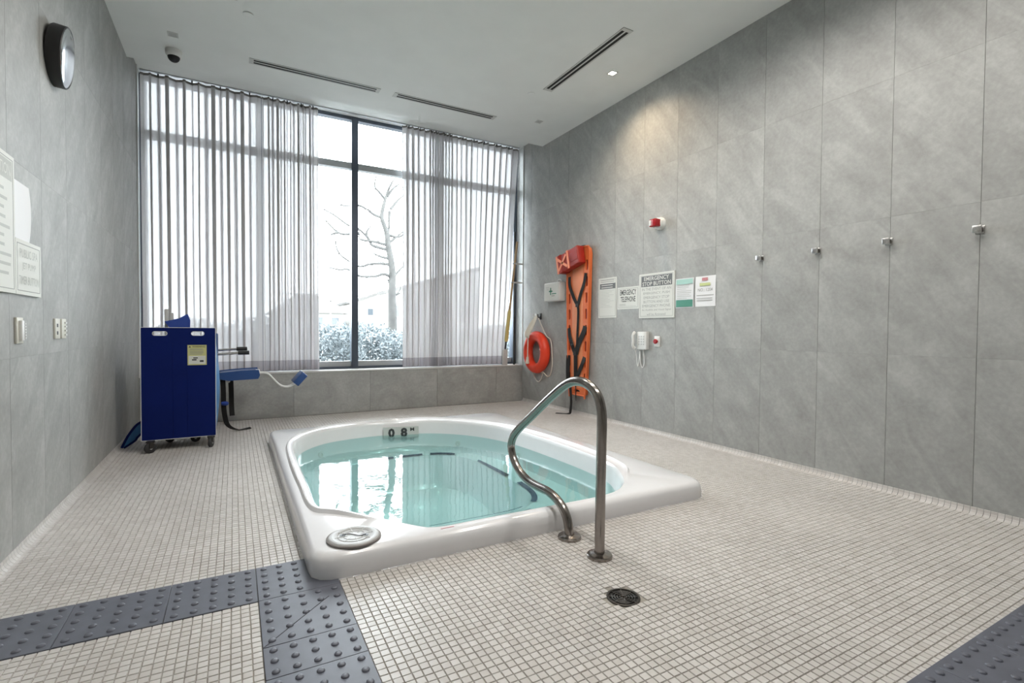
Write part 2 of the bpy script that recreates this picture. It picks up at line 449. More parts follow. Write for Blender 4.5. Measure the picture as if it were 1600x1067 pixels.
# ------------------------------------------------------------------ floor mosaic, tactile pavers, baseboards
PT = .0317
DRN = Vector((1.403, 1.572, 0)); DR = .066
TT = .317
tact = []                                           # (x0, x1, y0, y1)
x1 = .3975
ycuts = [2.5525, 2.2355, 1.894, 1.714, 1.3975, 1.081]
for a, b in zip(ycuts[:-1], ycuts[1:]): tact.append((x1-TT, x1, b, a))
x = x1-TT
for k in range(3): tact.append((x-TT, x, 2.2355, 2.5525)); x -= TT
tact.append((XL+.02, x, 2.2355, 2.5525))
x = XR-.02
for k in range(9): tact.append((max(x-TT, 1.1), x, .443, .7595)); x -= TT
def blocked(x, y):
    h = PT/2
    if TX0-.0+.02 < x < TX1-.02 and TY0+.02 < y < TY1-.02: return True
    if (x-DRN.x)**2+(y-DRN.y)**2 < (DR+.012)**2: return True
    for a, b, c0, d in tact:
        if a+h-.004 < x < b-h+.004 and c0+h-.004 < y < d-h+.004: return True
    return False
pos = []
nx, y = int((XR-XL-.05)/PT), -1.0
for j in range(int((YB-.02+1.0)/PT)+1):
    for i in range(nx+1):
        px, py = -.9022+PT*(i+.5), -1.0296+PT*(j+.5)
        if px < XR-.02 and py < YB-.01 and not blocked(px, py): pos.append((px, py))
def seen(px, py):
    d = Vector((px, py, 0))-CAM; f = Vector((math.sin(YAW), math.cos(YAW), 0)); r = Vector((math.cos(YAW), -math.sin(YAW), 0))
    z = d.dot(f)
    if z < .2: return None
    u, v = d.dot(r)/z*786, 1.1/z*786+18
    return z if abs(u) < 795 and v < 528 else None
order = sorted([(seen(*q), q) for q in pos if seen(*q)])
near = set(q for _, q in order[:300])
def tile_geo(mb, px, py, s=.0146, b=.0012):
    t = .0045
    mb.add([(px-s, py-s, -t), (px+s, py-s, -t), (px+s, py+s, -t), (px-s, py+s, -t),
            (px-s+b, py-s+b, 0), (px+s-b, py-s+b, 0), (px+s-b, py+s-b, 0), (px-s+b, py+s-b, 0)],
           [(4, 5, 6, 7), (0, 1, 5, 4), (1, 2, 6, 5), (2, 3, 7, 6), (3, 0, 4, 7)])
mb = MB(); tile_geo(mb, 0, 0); t0 = mb.build('floor_tile', 'mosaic', org=(0, 0, 0)); t0.parent = floor
fo = Vector(floor['_o'])
for i, q in enumerate(sorted(near)):
    o = t0 if i == 0 else copy_part(t0, floor)
    o.location = Vector((q[0]+random.uniform(-.0005, .0005), q[1]+random.uniform(-.0005, .0005), random.uniform(-.0002, .0003)))-fo
V_, F_ = [], []
for q in pos:
    if q in near: continue
    px, py = q[0]+random.uniform(-.0006, .0006), q[1]+random.uniform(-.0006, .0006); dz = random.uniform(-.0003, .0003)
    s, b, t = .0146, .0012, .0045; k = len(V_)
    V_ += [(px-s-fo.x, py-s-fo.y, -t-fo.z), (px+s-fo.x, py-s-fo.y, -t-fo.z), (px+s-fo.x, py+s-fo.y, -t-fo.z), (px-s-fo.x, py+s-fo.y, -t-fo.z),
           (px-s+b-fo.x, py-s+b-fo.y, dz-fo.z), (px+s-b-fo.x, py-s+b-fo.y, dz-fo.z), (px+s-b-fo.x, py+s-b-fo.y, dz-fo.z), (px-s+b-fo.x, py+s-b-fo.y, dz-fo.z)]
    F_ += [(k+4, k+5, k+6, k+7), (k, k+1, k+5, k+4), (k+1, k+2, k+6, k+5), (k+2, k+3, k+7, k+6), (k+3, k, k+4, k+7)]
me = bpy.data.meshes.new('floor_mosaic'); me.from_pydata(V_, [], F_); me.materials.append(M['mosaic'])
o = bpy.data.objects.new('floor_mosaic', me); COL.objects.link(o); o.parent = floor; o['kind'] = 'stuff'

# baseboards: coved mosaic along the walls
def cove(name, side, label):
    x = XR if side > 0 else XL; mb = MB(); n = int((YB+1.0)/PT); g = .0012
    for i in range(n):
        a, b = -1.0+i*PT+g, -1.0+(i+1)*PT-g
        pr = [(.034, .0), (.022, .004), (.011, .013), (.005, .026), (.0035, .042), (0, .043)]
        rows = [[(x-side*p, yy, z) for yy in (a, b)] for p, z in pr]
        mb.grid(rows)
    return tag(mb.build(name, 'mosaic', org=(x, 2, 0)), label, None, None, 'structure')
cove('baseboard_right', 1, 'coved cream mosaic skirting under the notices wall')
cove('baseboard_left', -1, 'coved cream mosaic skirting beside the blue pool lift')

# tactile pavers
dome_me = MB().lathe((0, 0, 0), (0, 0, 1), [(.0135, 0), (.0125, .003), (.0100, .0052), (.004, .0060)], 10, False)
dome_me.add([(.004*math.cos(2*PI*i/10), .004*math.sin(2*PI*i/10), .006) for i in range(10)], [tuple(range(10))])
dsrc = dome_me.build('dome', 'tactile', org=(0, 0, 0), smooth=True); used = False
def grow(n, a, b): return [a+(b-a)*(k+.5)/n for k in range(n)]
for (a, b, c0, d) in tact:
    tl = MB().box(a+.001, b-.001, c0+.001, d-.001, -.0045, .003).build('tactile_tile', 'tactile', floor, bevel=.0012, seg=1)
    nx_, ny_ = max(1, round((b-a)/.0635)), max(1, round((d-c0)/.0635))
    for xx in grow(nx_, a, b):
        for yy in grow(ny_, c0, d):
            if TX0-.01 < xx < TX1 and TY0-.01 < yy < TY1: continue
            if not used: o = dsrc; o.parent = tl; used = True
            else: o = copy_part(dsrc, tl)
            o.location = Vector((xx, yy, .0029))-fo
    if abs(d-2.2355) < .001 and b > .3:              # the diagonally cut paver
        fr = Frame((0, 0, .0033), (1, 0, 0), (0, 1, 0))
        p0, p1 = Vector((a+.004, c0+.004, .0034)), Vector((a+.255, d-.09, .0034))
        t = norm(p1-p0); MB().obox((p0+p1)/2, t, Vector((-t.y, t.x, 0)), (0, 0, 1), (p1-p0).length/2, .0013, .0004).build('joint_line', 'vent_slot', tl)

# ------------------------------------------------------------------ hot tub
TC = Vector((1.45, 3.85, 0)); NT = 240
OPEN = spline([(.40, 2.95, 0), (.395, 3.4, 0), (.40, 4.0, 0), (.42, 4.55, 0), (.50, 4.90, 0), (.72, 5.18, 0), (1.0, 5.30, 0), (1.43, 5.335, 0),
               (1.85, 5.22, 0), (2.15, 4.98, 0), (2.36, 4.62, 0), (2.46, 4.2, 0), (2.50, 3.5, 0), (2.47, 2.95, 0), (2.36, 2.68, 0), (2.2, 2.47, 0),
               (1.97, 2.358, 0), (1.5, 2.352, 0), (1.09, 2.355, 0), (.89, 2.360, 0), (.79, 2.435, 0), (.53, 2.80, 0)], 8, True)
def rr3(x0, x1, y0, y1, r): return [Vector((a, b, 0)) for a, b in rrect(x0, x1, y0, y1, r, 8)]
def sup(cx, cy, a, b, e=2.6, n=120):
    out = []
    for k in range(n):
        q = 2*PI*k/n; cs, sn = math.cos(q), math.sin(q)
        out.append(Vector((cx+a*math.copysign(abs(cs)**(2/e), cs), cy+b*math.copysign(abs(sn)**(2/e), sn), 0)))
    return out
def polar(poly):
    out = []; n = len(poly)
    for k in range(NT):
        q = 2*PI*k/NT; dx, dy = math.cos(q), math.sin(q); best = None
        for i in range(n):
            a, b = poly[i]-TC, poly[(i+1) % n]-TC
            ex, ey = b.x-a.x, b.y-a.y; den = dx*ey-dy*ex
            if abs(den) < 1e-12: continue
            t = (a.x*ey-a.y*ex)/den; s = (a.x*dy-a.y*dx)/den
            if t > 0 and -1e-6 <= s <= 1+1e-6 and (best is None or t > best): best = t
        out.append(best)
    return out
po = polar(OPEN); pb = polar(sup(1.43, 4.105, .70, .935, 4.0, 200)); pout = polar(rr3(TX0, TX1, TY0, TY1, .10))
def ridge_w(k):
    q = 2*PI*k/NT; x, y = TC.x+po[k]*math.cos(q), TC.y+po[k]*math.sin(q)
    return max(0, min(1, (y-2.55)/.25))*1.0
def ring(rad, zf): return [(TC.x+rad[k]*math.cos(2*PI*k/NT), TC.y+rad[k]*math.sin(2*PI*k/NT), zf(k) if callable(zf) else zf) for k in range(NT)]
DK = .108
rings = []
for dz, dr in ((0.0, 0), (.045, 0), (.078, .006), (.094, .018), (.103, .034), (DK, .055)):
    rings.append(ring([r-dr for r in pout], dz))
def ridge_off(k):
    q = 2*PI*k/NT; x, y = TC.x+po[k]*math.cos(q), TC.y+po[k]*math.sin(q)
    return .030+.03*max(0, min(1, (x-.9)/.8))+.03*max(0, min(1, (y-5.15)/.15))
RO = [min(po[k]+ridge_off(k)*ridge_w(k)+.012, pout[k]-.056) for k in range(NT)]
RI = [max(RO[k]-.010, po[k]+.003) for k in range(NT)]
rings.append(ring([min(RO[k]+.012, pout[k]-.0555) for k in range(NT)], DK))
rings.append(ring(RO, lambda k: DK+.020*ridge_w(k)))
rings.append(ring(RI, lambda k: DK+.021*ridge_w(k)))
rings.append(ring([po[k]+(RI[k]-po[k])*.75 for k in range(NT)], lambda k: DK+.007*ridge_w(k)))
rings.append(ring([po[k]+(RI[k]-po[k])*.15+.001 for k in range(NT)], lambda k: DK+.001*ridge_w(k)))
rings.append(ring([po[k]-.006 for k in range(NT)], DK+.002))
rings.append(ring([po[k]-.016 for k in range(NT)], DK-.010))
rings.append(ring([po[k]-.022 for k in range(NT)], DK-.03))
rings.append(ring([po[k]-.045 for k in range(NT)], -.05))
rings.append(ring([po[k]-.065 for k in range(NT)], -.17))
rings.append(ring([po[k]-.095 for k in range(NT)], -.205))
rings.append(ring([min(pb[k]+.03, po[k]-.10) for k in range(NT)], -.215))
rings.append(ring([min(pb[k]+.005, po[k]-.105) for k in range(NT)], -.225))
rings.append(ring([min(pb[k]-.01, po[k]-.12) for k in range(NT)], -.26))
rings.append(ring([min(pb[k]-.05, po[k]-.16) for k in range(NT)], -.50))
rings.append(ring([min(pb[k]-.10, po[k]-.21) for k in range(NT)], -.55))
rings.append(ring([.02]*NT, -.56))
tub = thing('hot_tub', (TC.x, TC.y, 0), 'white acrylic sunken hot tub with raised rim in the tiled floor', 'hot tub')
mb = MB(); vs_ = [p for r in rings for p in r]; fs = []
for j in range(len(rings)-1):
    for k in range(NT): k2 = (k+1) % NT; fs.append((j*NT+k, j*NT+k2, (j+1)*NT+k2, (j+1)*NT+k))
fs.append(tuple((len(rings)-1)*NT+k for k in range(NT)))
mb.add(vs_, fs); shell = mb.build('shell', 'acrylic', tub, smooth=True)
# contrast strips along the bench nosing
def bench_pt(x_, y_, z_, d=0):
    q = math.atan2(y_-TC.y, x_-TC.x); k = (q/(2*PI)*NT) % NT; i = int(k); f = k-i
    r = (pb[i]*(1-f)+pb[(i+1) % NT]*f)+d
    return Vector((TC.x+r*math.cos(q), TC.y+r*math.sin(q), z_))
def strip(a, b, n=14, z_=-.214, d0=-.002, d1=.045):
    qa, qb = math.atan2(a[1]-TC.y, a[0]-TC.x), math.atan2(b[1]-TC.y, b[0]-TC.x)
    if abs(qb-qa) > PI: qb += 2*PI if qb < qa else -2*PI
    rows = [[], []]
    for i in range(n+1):
        q = qa+(qb-qa)*i/n; p = (TC.x+math.cos(q), TC.y+math.sin(q))
        rows[0].append(bench_pt(*p, z_, d0)); rows[1].append(bench_pt(*p, z_+.004, d1))
    MB().grid(rows).build('contrast_strip', 'strip_blue', tub)
strip((1.30, 5.05), (1.42, 5.05)); strip((1.50, 5.03), (1.72, 5.03)); strip((1.79, 4.98), (2.0, 4.85)); strip((2.08, 4.5), (2.11, 3.95)); strip((2.11, 3.75), (2.06, 3.2))
strip((1.12, 3.14), (1.90, 3.15), 24, -.212, -.004, .014)
strip((1.33, 3.07), (1.94, 3.07), 24, -.212, .072, .086)
# depth marker on the far inner wall
tq = math.atan2(5.27-TC.y, 1.56-TC.x)
dm = Frame((1.375, 5.285, -.055), (.38, -.088, 0), (0, .06, 1))
mk = MB(); dm.box(mk, 0, .37, 0, .112, 0, .004); mk = mk.build('depth_marker', 'marker_plate', tub)
text(dm, '0', .085, .052, .068, .095, 'ink', mk, .005, .05); text(dm, '8', .215, .054, .07, .095, 'ink', mk, .005, .05); text(dm, 'M', .302, .082, .042, .036, 'ink', mk, .006, .02)
# small red print on the near lip
lp = Frame((.93, 2.345, DK+.0008), (1, 0, 0), (0, 1, 0))
mb = MB(); lp.box(mb, -.035, .035, -.012, -.005, .0, .0008); mb.build('red_print', 'tag_red', tub)
# jets in the wall and a drain cover
for a in (20, 60, 120, 160):
    q = math.radians(a); r = polar.__call__ and po[int(a/360*NT)]-.062
    d = Vector((math.cos(q), math.sin(q), 0)); c0 = Vector((TC.x+d.x*r, TC.y+d.y*r, -.115))
    MB().lathe(c0, -d, [(.03, -.01), (.03, .006), (.016, .009), (.012, .002)], 16).build('jet_nozzle', 'white_plastic', tub, smooth=True)
wr = [po[k]-.041 for k in range(NT)]
mb = MB(); mb.add(ring(wr, -.028), [tuple(range(NT))])
water = mb.build('spa_water', 'spa_water', org=(TC.x, TC.y, -.028)); tag(water, 'clear turquoise water filling the white hot tub', 'water', None, 'stuff')

# skimmer lid on the front-left deck
LC = Vector((.493, 2.425, DK)); LR = .118
lid = thing('skimmer_lid', LC, 'round grey skimmer lid on the front corner deck of the hot tub', 'lid')
MB().lathe(LC, (0, 0, 1), [(LR, .0005), (LR+.003, .006), (LR, .013), (LR-.006, .0165), (LR-.03, .0165), (LR-.032, .0150), (.02, .0150)], 48).build('cover', 'lid_grey', lid, smooth=True)
MB().lathe(LC, (0, 0, 1), [(LR+.003, .0005), (LR+.0065, .002), (LR+.0065, .010), (LR+.002, .0125), (LR-.001, .0125)], 48, False).build('rim', 'lid_edge', lid, smooth=True)
for r in (.05, .075, .1):
    MB().tube([LC+Vector((r*math.cos(2*PI*k/40), r*math.sin(2*PI*k/40), .0158)) for k in range(40)], .0012, 5, True).build('groove', 'grey_plastic', lid)
for a in range(0, 360, 45):
    q = math.radians(a); d = Vector((math.cos(q), math.sin(q), 0)); n_ = Vector((-d.y, d.x, 0))
    MB().obox(LC+d*.065+Vector((0, 0, .0158)), d, n_, (0, 0, 1), .035, .0012, .0008).build('rib', 'grey_plastic', lid)
dd = Vector((.93, -.37, 0)); nn = Vector((.37, .93, 0))
for s in (-1, 1): MB().obox(LC+dd*(s*.052)+Vector((0, 0, .0163)), dd, nn, (0, 0, 1), .013, .011, .0006).build('finger_slot', 'black', lid)
MB().tube(spline([LC+dd*(t*.055)+nn*(.012*math.sin(PI*(t+1)*1.0))+Vector((0, 0, .0175)) for t in (-1, -.5, 0, .5, 1)], 5), .0018, 6).build('printed_mark', 'ink', lid)

# ------------------------------------------------------------------ handrail
hr = thing('handrail', (1.55, 2.03, 0), 'curved stainless steel grab rail planted in the floor beside the hot tub', 'handrail')
pts = [(2.160, .0), (2.168, .05), (2.19, .105), (2.235, .148), (2.30, .175), (2.38, .187), (2.50, .186), (2.60, .192), (2.70, .225), (2.772, .280), (2.806, .345),
       (2.79, .405), (2.745, .455), (2.66, .518), (2.54, .598), (2.42, .680), (2.30, .757), (2.22, .803), (2.145, .832), (2.07, .838), (1.995, .822), (1.937, .780), (1.909, .715), (1.903, .64), (1.905, .5), (1.908, .3), (1.910, .0)]
MB().tube(spline([(1.55, y_, z_) for y_, z_ in pts], 5), .0245, 18).build('rail_tube', 'steel', hr, smooth=True)
for y_ in (2.160, 1.910):
    MB().lathe((1.55, y_, 0), (0, 0, 1), [(.062, .0), (.062, .012), (.058, .016), (.033, .019), (.0285, .022), (.0245, .022)], 32).build('floor_flange', 'steel', hr, smooth=True)

# ------------------------------------------------------------------ floor drain
dr = thing('floor_drain', DRN, 'small round black floor drain set in the mosaic near the grab rail', 'drain')
MB().lathe(DRN, (0, 0, 1), [(DR+.002, -.004), (DR+.003, .0012), (DR, .0022), (DR-.006, .0018), (DR-.008, -.003)], 40, False).build('ring', 'drain_metal', dr, smooth=True)
MB().lathe(DRN, (0, 0, 1), [(DR-.004, -.0042), (DR-.004, -.0038)], 32).build('sump', 'vent_slot', dr)
for r in (.014, .025, .036, .047):
    MB().tube([DRN+Vector((r*math.cos(2*PI*k/32), r*math.sin(2*PI*k/32), -.0005)) for k in range(32)], .0022, 6, True).build('grate_bar', 'drain_metal', dr)
for a in range(15, 195, 45):
    q = math.radians(a); d = Vector((math.cos(q), math.sin(q), 0))
    MB().obox(DRN+Vector((0, 0, -.0005)), d, Vector((-d.y, d.x, 0)), (0, 0, 1), DR-.008, .0022, .0018).build('grate_spoke', 'drain_metal', dr)

# ------------------------------------------------------------------ curtains
def curtain(label, x0, x1, x0b, x1b, lam, amp, om, seed, zb_=ZS+.012, yc=6.895, grp='sheer curtains over the window wall', gather=()):
    rnd = random.Random(seed)
    root = thing('sheer_curtain', ((x0+x1)/2, yc, zb_), label, 'curtain', grp)
    # fold positions: widths vary along the curtain
    folds = []; x_ = 0.0
    while x_ < 1.0:
        w_ = lam/(x1-x0)*rnd.uniform(.8, 1.2)
        for g0, g1, k in gather:
            if g0 < x_ < g1: w_ *= k
        folds.append((x_, w_)); x_ += w_
    tot = x_; SEG = 12
    ph = [rnd.uniform(.7, 1.2) for _ in folds]; dr_ = [rnd.uniform(-.012, .012) for _ in folds]; zp = [rnd.uniform(0, 6) for _ in folds]
    omr = [rnd.uniform(.75, 1.2) for _ in folds]
    def row(z):
        zz = (z-zb_)/(ZP-zb_); out = []
        a, b = x0b+(x0-x0b)*zz, x1b+(x1-x1b)*zz
        for i, (f0, fw) in enumerate(folds):
            for k in range(SEG):
                t = k/SEG; s = (f0+fw*t)/tot; lw_ = fw/tot*(b-a)
                dn, wn_ = dr_[i], ph[i]
                j = (i+1) % len(folds); dn = dn*(1-t)+dr_[j]*t; am = (ph[i]*(1-t)+ph[j]*t)*amp
                spread = 1-.35*math.exp(-zz*5)
                fade = min(1, (i+t)*1.5, (len(folds)-i-t)*1.5)
                xx = a+s*(b-a)+om*omr[i]*lw_*math.sin(4*PI*t)*spread*fade+dn*(1-zz)*math.sin(zz*3+zp[i]*0)*fade
                yy = yc+am*math.sin(2*PI*t)*spread*fade+.006*math.sin(zz*7+zp[i])*fade
                out.append(Vector((max(XL+.015, min(XR-.015, xx)), min(yy, YW-.055), z)))
        out.append(Vector((b, yc, z)))
        return out
    H0, H1 = zb_+.125, ZP-.055
    NZ = 22
    MB().grid([row(H0+(H1-H0)*i/NZ) for i in range(NZ+1)]).build('fabric', 'sheer', root, smooth=True)
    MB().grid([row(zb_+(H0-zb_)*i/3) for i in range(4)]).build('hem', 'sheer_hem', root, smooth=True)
    # solid heading tape snaking along the track
    r0 = row(H1); r1 = row(ZP-.028)
    MB().grid([r0, r1]).build('heading', 'heading_tape', root, smooth=True)
    for i, (f0, fw) in enumerate(folds):
        if i % 2 == 0: continue
        s = (f0+fw*.25)/tot; MB().box(x0+s*(x1-x0)-.006, x0+s*(x1-x0)+.006, yc-.012, yc+.012, ZP-.04, ZP-.0155).build('glider', 'black', root)
    return root
curtain('wide sheer curtain hanging behind the blue pool lift by the left wall', -.895, .30, -.885, .31, .155, .045, .235, 1)
curtain('narrow bunched sheer curtain ending beside the open strip of glass, pool lift side', .305, .952, .315, .965, .088, .045, .225, 2, gather=((.55, .72, .45),))
curtain('bunched sheer curtain with a dark gathered edge beside the bare tree view', 2.045, 2.875, 2.06, 2.875, .088, .045, .225, 3, yc=6.88, gather=((.45, .62, .5), (.72, .9, .5)))
curtain('flat hanging sheer curtain next to the reaching pole', 2.855, 3.90, 2.86, 3.70, .108, .042, .21, 4, yc=6.90)
tr = MB().box(XL+.02, XR-.02, 6.88, 6.91, ZP-.012, ZP-.0005)
tag(tr.build('curtain_track', 'frame_alu'), 'slim ceiling curtain track along the top of the window', 'curtain track')

# ------------------------------------------------------------------ ceiling fittings
def diffuser(name, cx, cy, along, half, label):
    root = thing(name, (cx, cy, ZC), label, 'air vent', 'slotted ceiling vents')
    def b(u0, u1, v0, v1, z0, z1):
        return MB().box(cx+u0, cx+u1, cy+v0, cy+v1, z0, z1) if along == 'x' else MB().box(cx+v0, cx+v1, cy+u0, cy+u1, z0, z1)
    W = .056
    b(-half, half, -W, W, ZC-.0025, ZC+.001).build('slot_backing', 'vent_slot', root)
    for v0, v1 in ((-W, -.040), (-.008, .008), (.040, W)): b(-half, half, v0, v1, ZC-.0042, ZC-.0015).build('slat', 'vent_frame', root)
    for u0, u1 in ((-half, -half+.04), (half-.04, half)): b(u0, u1, -W, W, ZC-.0045, ZC-.0016).build('end_cap', 'vent_frame', root)
    return root
diffuser('ceiling_vent', .795, 5.73, 'x', .65, 'long slotted ceiling vent above the curtain behind the pool lift')
diffuser('ceiling_vent', 2.25, 5.73, 'x', .645, 'long slotted ceiling vent above the curtain nearest the life ring wall')
diffuser('ceiling_vent', 3.07, 4.125, 'y', .66, 'slotted ceiling vent running beside the lit downlight')
diffuser('ceiling_vent', -.02, 4.08, 'y', .66, 'slotted ceiling vent running toward the dome camera side')
def downlight(loc, lit, label):
    x_, y_, z_ = loc; root = thing('downlight', loc, label, 'downlight', 'square recessed downlights')
    h = .042
    f = MB()
    f.box(x_-h, x_+h, y_-h, y_-h+.012, z_-.004, z_).box(x_-h, x_+h, y_+h-.012, y_+h, z_-.004, z_).box(x_-h, x_-h+.012, y_-h+.012, y_+h-.012, z_-.004, z_).box(x_+h-.012, x_+h, y_-h+.012, y_+h-.012, z_-.004, z_)
    f.build('trim_frame', 'vent_frame', root)
    MB().box(x_-h+.012, x_+h-.012, y_-h+.012, y_+h-.012, z_-.0022, z_-.0004).build('lens', 'lamp_glow' if lit else 'grey_plastic', root)
    if lit:
        l = bpy.data.lights.new('downlight_beam', 'SPOT'); l.energy = 32; l.color = (1, .80, .56); l.spot_size = math.radians(140); l.spot_blend = 1; l.shadow_soft_size = .03
        o = bpy.data.objects.new('downlight_beam', l); COL.objects.link(o); o.parent = root; o.location = (0, 0, -.012)
        o.rotation_euler = (0, math.radians(-4), 0)
downlight((3.448, 4.129, ZC), True, 'lit warm square downlight in the ceiling')
downlight((3.433, 5.544, ZC), False, 'unlit square downlight in the ceiling near the curtain and life ring wall')
downlight((-.476, 5.58, ZC), False, 'unlit square downlight in the ceiling beside the dome camera')
FILL_LAMP = {(1.2, 3.95): 'added round fill lamp, out of view over the middle of the hot tub', (1.2, 2.6): 'added round fill lamp, out of view over the hot tub edge between skimmer lid and grab rail',
        (1.2, 1.25): 'added round fill lamp, out of view over the floor drain', (2.6, 2.6): 'added round fill lamp, out of view over the hot tub corner facing the notices wall',
        (2.6, 1.25): 'added round fill lamp, out of view between the floor drain and the robe hooks'}
for x_, ys_ in ((1.2, (3.95, 2.6, 1.25)), (2.6, (2.6, 1.25))):  # fill lamps added out of view to brighten the room
    for y_ in ys_:
        dl = thing('fill_lamp', (x_, y_, ZC), FILL_LAMP[(x_, y_)], 'lamp', 'added fill lamps out of view')
        MB().lathe((x_, y_, ZC), (0, 0, -1), [(.075, 0), (.075, .006), (.062, .010), (.060, .004)], 28).build('trim_ring', 'vent_frame', dl, smooth=True)
        MB().lathe((x_, y_, ZC), (0, 0, -1), [(.058, .0), (.058, .005)], 24).build('lens', 'fill_lamp_glow', dl)
        l = bpy.data.lights.new('fill_lamp_beam', 'SPOT'); l.energy = 35; l.color = (1, .96, .90); l.spot_size = math.radians(165); l.spot_blend = .5; l.shadow_soft_size = .06
        o = bpy.data.objects.new('fill_lamp_beam', l); COL.objects.link(o); o.parent = dl; o.location = (0, 0, -.02)
for x_, y_, lb in ((2.951, 4.935, 'round white sprinkler cover plate near the slotted vent by the lit downlight'), (.119, 4.90, 'round white sprinkler cover plate on the pool lift side of the ceiling')):
    sp = thing('sprinkler_cover', (x_, y_, ZC), lb, 'sprinkler', 'sprinkler cover plates')
    MB().lathe((x_, y_, ZC), (0, 0, -1), [(.030, -.001), (.030, .005)], 24).build('collar', 'black', sp)
    MB().lathe((x_, y_, ZC-.005), (0, 0, -1), [(.042, 0), (.042, .002), (.036, .0035)], 28).build('plate', 'ceiling_paint', sp)
cm = thing('dome_camera', (-.497, 5.90, ZC), 'white ceiling dome camera with a black bubble', 'security camera')
MB().lathe((-.497, 5.90, ZC), (0, 0, -1), [(.070, 0), (.070, .030), (.066, .045), (.055, .058), (.052, .060)], 32).build('housing', 'white_plastic', cm, smooth=True)
MB().lathe((-.497, 5.90, ZC-.058), (0, 0, -1), [(.052*math.cos(a), .052*math.sin(a)) for a in [i*PI/2/8 for i in range(9)]], 28).build('bubble', 'black', cm, smooth=True)

# ------------------------------------------------------------------ wall hooks
hl = ['square steel robe hook nearest the taped notices', 'second square steel robe hook counted from the taped notices', 'third square steel robe hook counted from the taped notices', 'fourth square steel robe hook, farthest from the taped notices']
hk0 = None
for i, y_ in enumerate((2.742, 2.268, 1.787, 1.306)):
    root = thing('robe_hook', (XR, y_, 1.724), hl[i], 'wall hook', 'robe hooks in a row')
    if hk0 is None:
        a = MB().box(XR-.007, XR, y_-.023, y_+.023, 1.701, 1.747).build('back_plate', 'chrome', root, bevel=.0015)
        b = MB().box(XR-.04, XR-.006, y_-.013, y_+.013, 1.711, 1.737).build('stem', 'steel', root)
        d = MB().box(XR-.054, XR-.039, y_-.021, y_+.021, 1.703, 1.745).build('knob', 'chrome', root, bevel=.002)
        hk0 = (a, b, d)
    else:
        for q in hk0: copy_part(q, root)

# ------------------------------------------------------------------ notices on the right wall
def sign_plate(name, fr, u0, u1, v0, v1, label, cat, m='sign_white', th=.006, border=True, grp=None):
    root = thing(name, fr.p((u0+u1)/2, v0, 0), label, cat, grp)
    pl = MB(); fr.box(pl, u0, u1, v0, v1, .0005, th); pl.build('plate', m, root)
    if border:
        b = .018; t = .0035; mb = MB()
        for q in ((u0+b, u1-b, v0+b, v0+b+t), (u0+b, u1-b, v1-b-t, v1-b), (u0+b, u0+b+t, v0+b, v1-b), (u1-b-t, u1-b, v0+b, v1-b)): fr.box(mb, *q, th, th+.0006)
        mb.build('border_line', 'ink_soft', root)
    return root
def lines(fr, root, u0, u1, vs, h, m, th, name='printed_line', rag=.3):
    for i, v in enumerate(vs):
        e = u1-(u1-u0)*rag*random.random(); mb = MB(); fr.box(mb, u0, e, v-h/2, v+h/2, th, th+.0006); mb.build(name, m, root)
N_ = 'notices taped along the wall'
s = sign_plate('rules_sign', RW, -4.925, -4.592, 1.253, 1.734, 'narrow white rules sign with a dark heading bar next to the orange spine board', 'sign', grp=N_)
mb = MB(); RW.box(mb, -4.898, -4.615, 1.60, 1.665, .006, .007); mb.build('heading_bar', 'sign_grey', s)
lines(RW, s, -4.87, -4.64, (1.645, 1.617), .009, 'sign_white', .007, rag=.1); lines(RW, s, -4.885, -4.63, (1.705, 1.685), .007, 'ink_soft', .006, rag=.1)
lines(RW, s, -4.89, -4.63, [1.58-.018*k for k in range(12)], .004, 'ink_faint', .006, rag=.6)
s = sign_plate('telephone_sign', RW, -4.578, -4.218, 1.346, 1.600, 'small white sign reading EMERGENCY TELEPHONE', 'sign', grp=N_)
text(RW, 'EMERGENCY', -4.396, 1.538, .268, .062, 'ink', s, .0068, .015); text(RW, 'TELEPHONE', -4.396, 1.460, .245, .062, 'ink', s, .0068, .015)
lines(RW, s, -4.54, -4.42, (1.405, 1.392), .004, 'ink_soft', .006); mb = MB(); RW.box(mb, -4.54, -4.26, 1.380, 1.382, .006, .0066); mb.build('printed_line', 'ink_soft', s)
s = sign_plate('stop_button_sign', RW, -4.208, -3.698, 1.239, 1.718, 'large white sign with grey header reading EMERGENCY STOP BUTTON', 'sign', th=.012, grp=N_)
mb = MB(); RW.box(mb, -4.175, -3.730, 1.578, 1.692, .012, .013); mb.build('header_panel', 'sign_grey', s)
text(RW, 'EMERGENCY', -3.952, 1.663, .36, .042, 'sign_white', s, .0138, .012); text(RW, 'STOP BUTTON', -3.952, 1.608, .41, .042, 'sign_white', s, .0138, .012)
for i, (t, w_) in enumerate((('IN THE EVENT OF AN', .42), ('EMERGENCY, PUSH', .38), ('EMERGENCY STOP', .37), ('BUTTON AND USE', .37), ('EMERGENCY PHONE.', .41), ('An Audible and Visual Signal', .42), ('will be Activated', .27))):
    text(RW, t, -3.952, 1.549-.045*i, w_, .029 if i < 5 else .026, 'ink_soft', s, .0128, .0)
def sheet(name, fr, u0, u1, v0, v1, label, cat, m, curl=.012, grp=None, th=.0008, top=.0):
    root = thing(name, fr.p((u0+u1)/2, v0, 0), label, cat, grp); rows = []
    for j in range(9):
        t = j/8; rows.append([fr.p(u0+(u1-u0)*s_/10, v0+(v1-v0)*t, .002+curl*abs(s_/10*2-1)**3*(1-abs(t*2-1)**2)+top*t**3) for s_ in range(11)])
    MB().grid(rows).build('page', m, root, smooth=True)
    return root
s = sheet('green_notice', RW, -3.688, -3.458, 1.332, 1.626, 'green and white laminated notice taped beside the stop button sign', 'notice', 'paper', .006, N_)
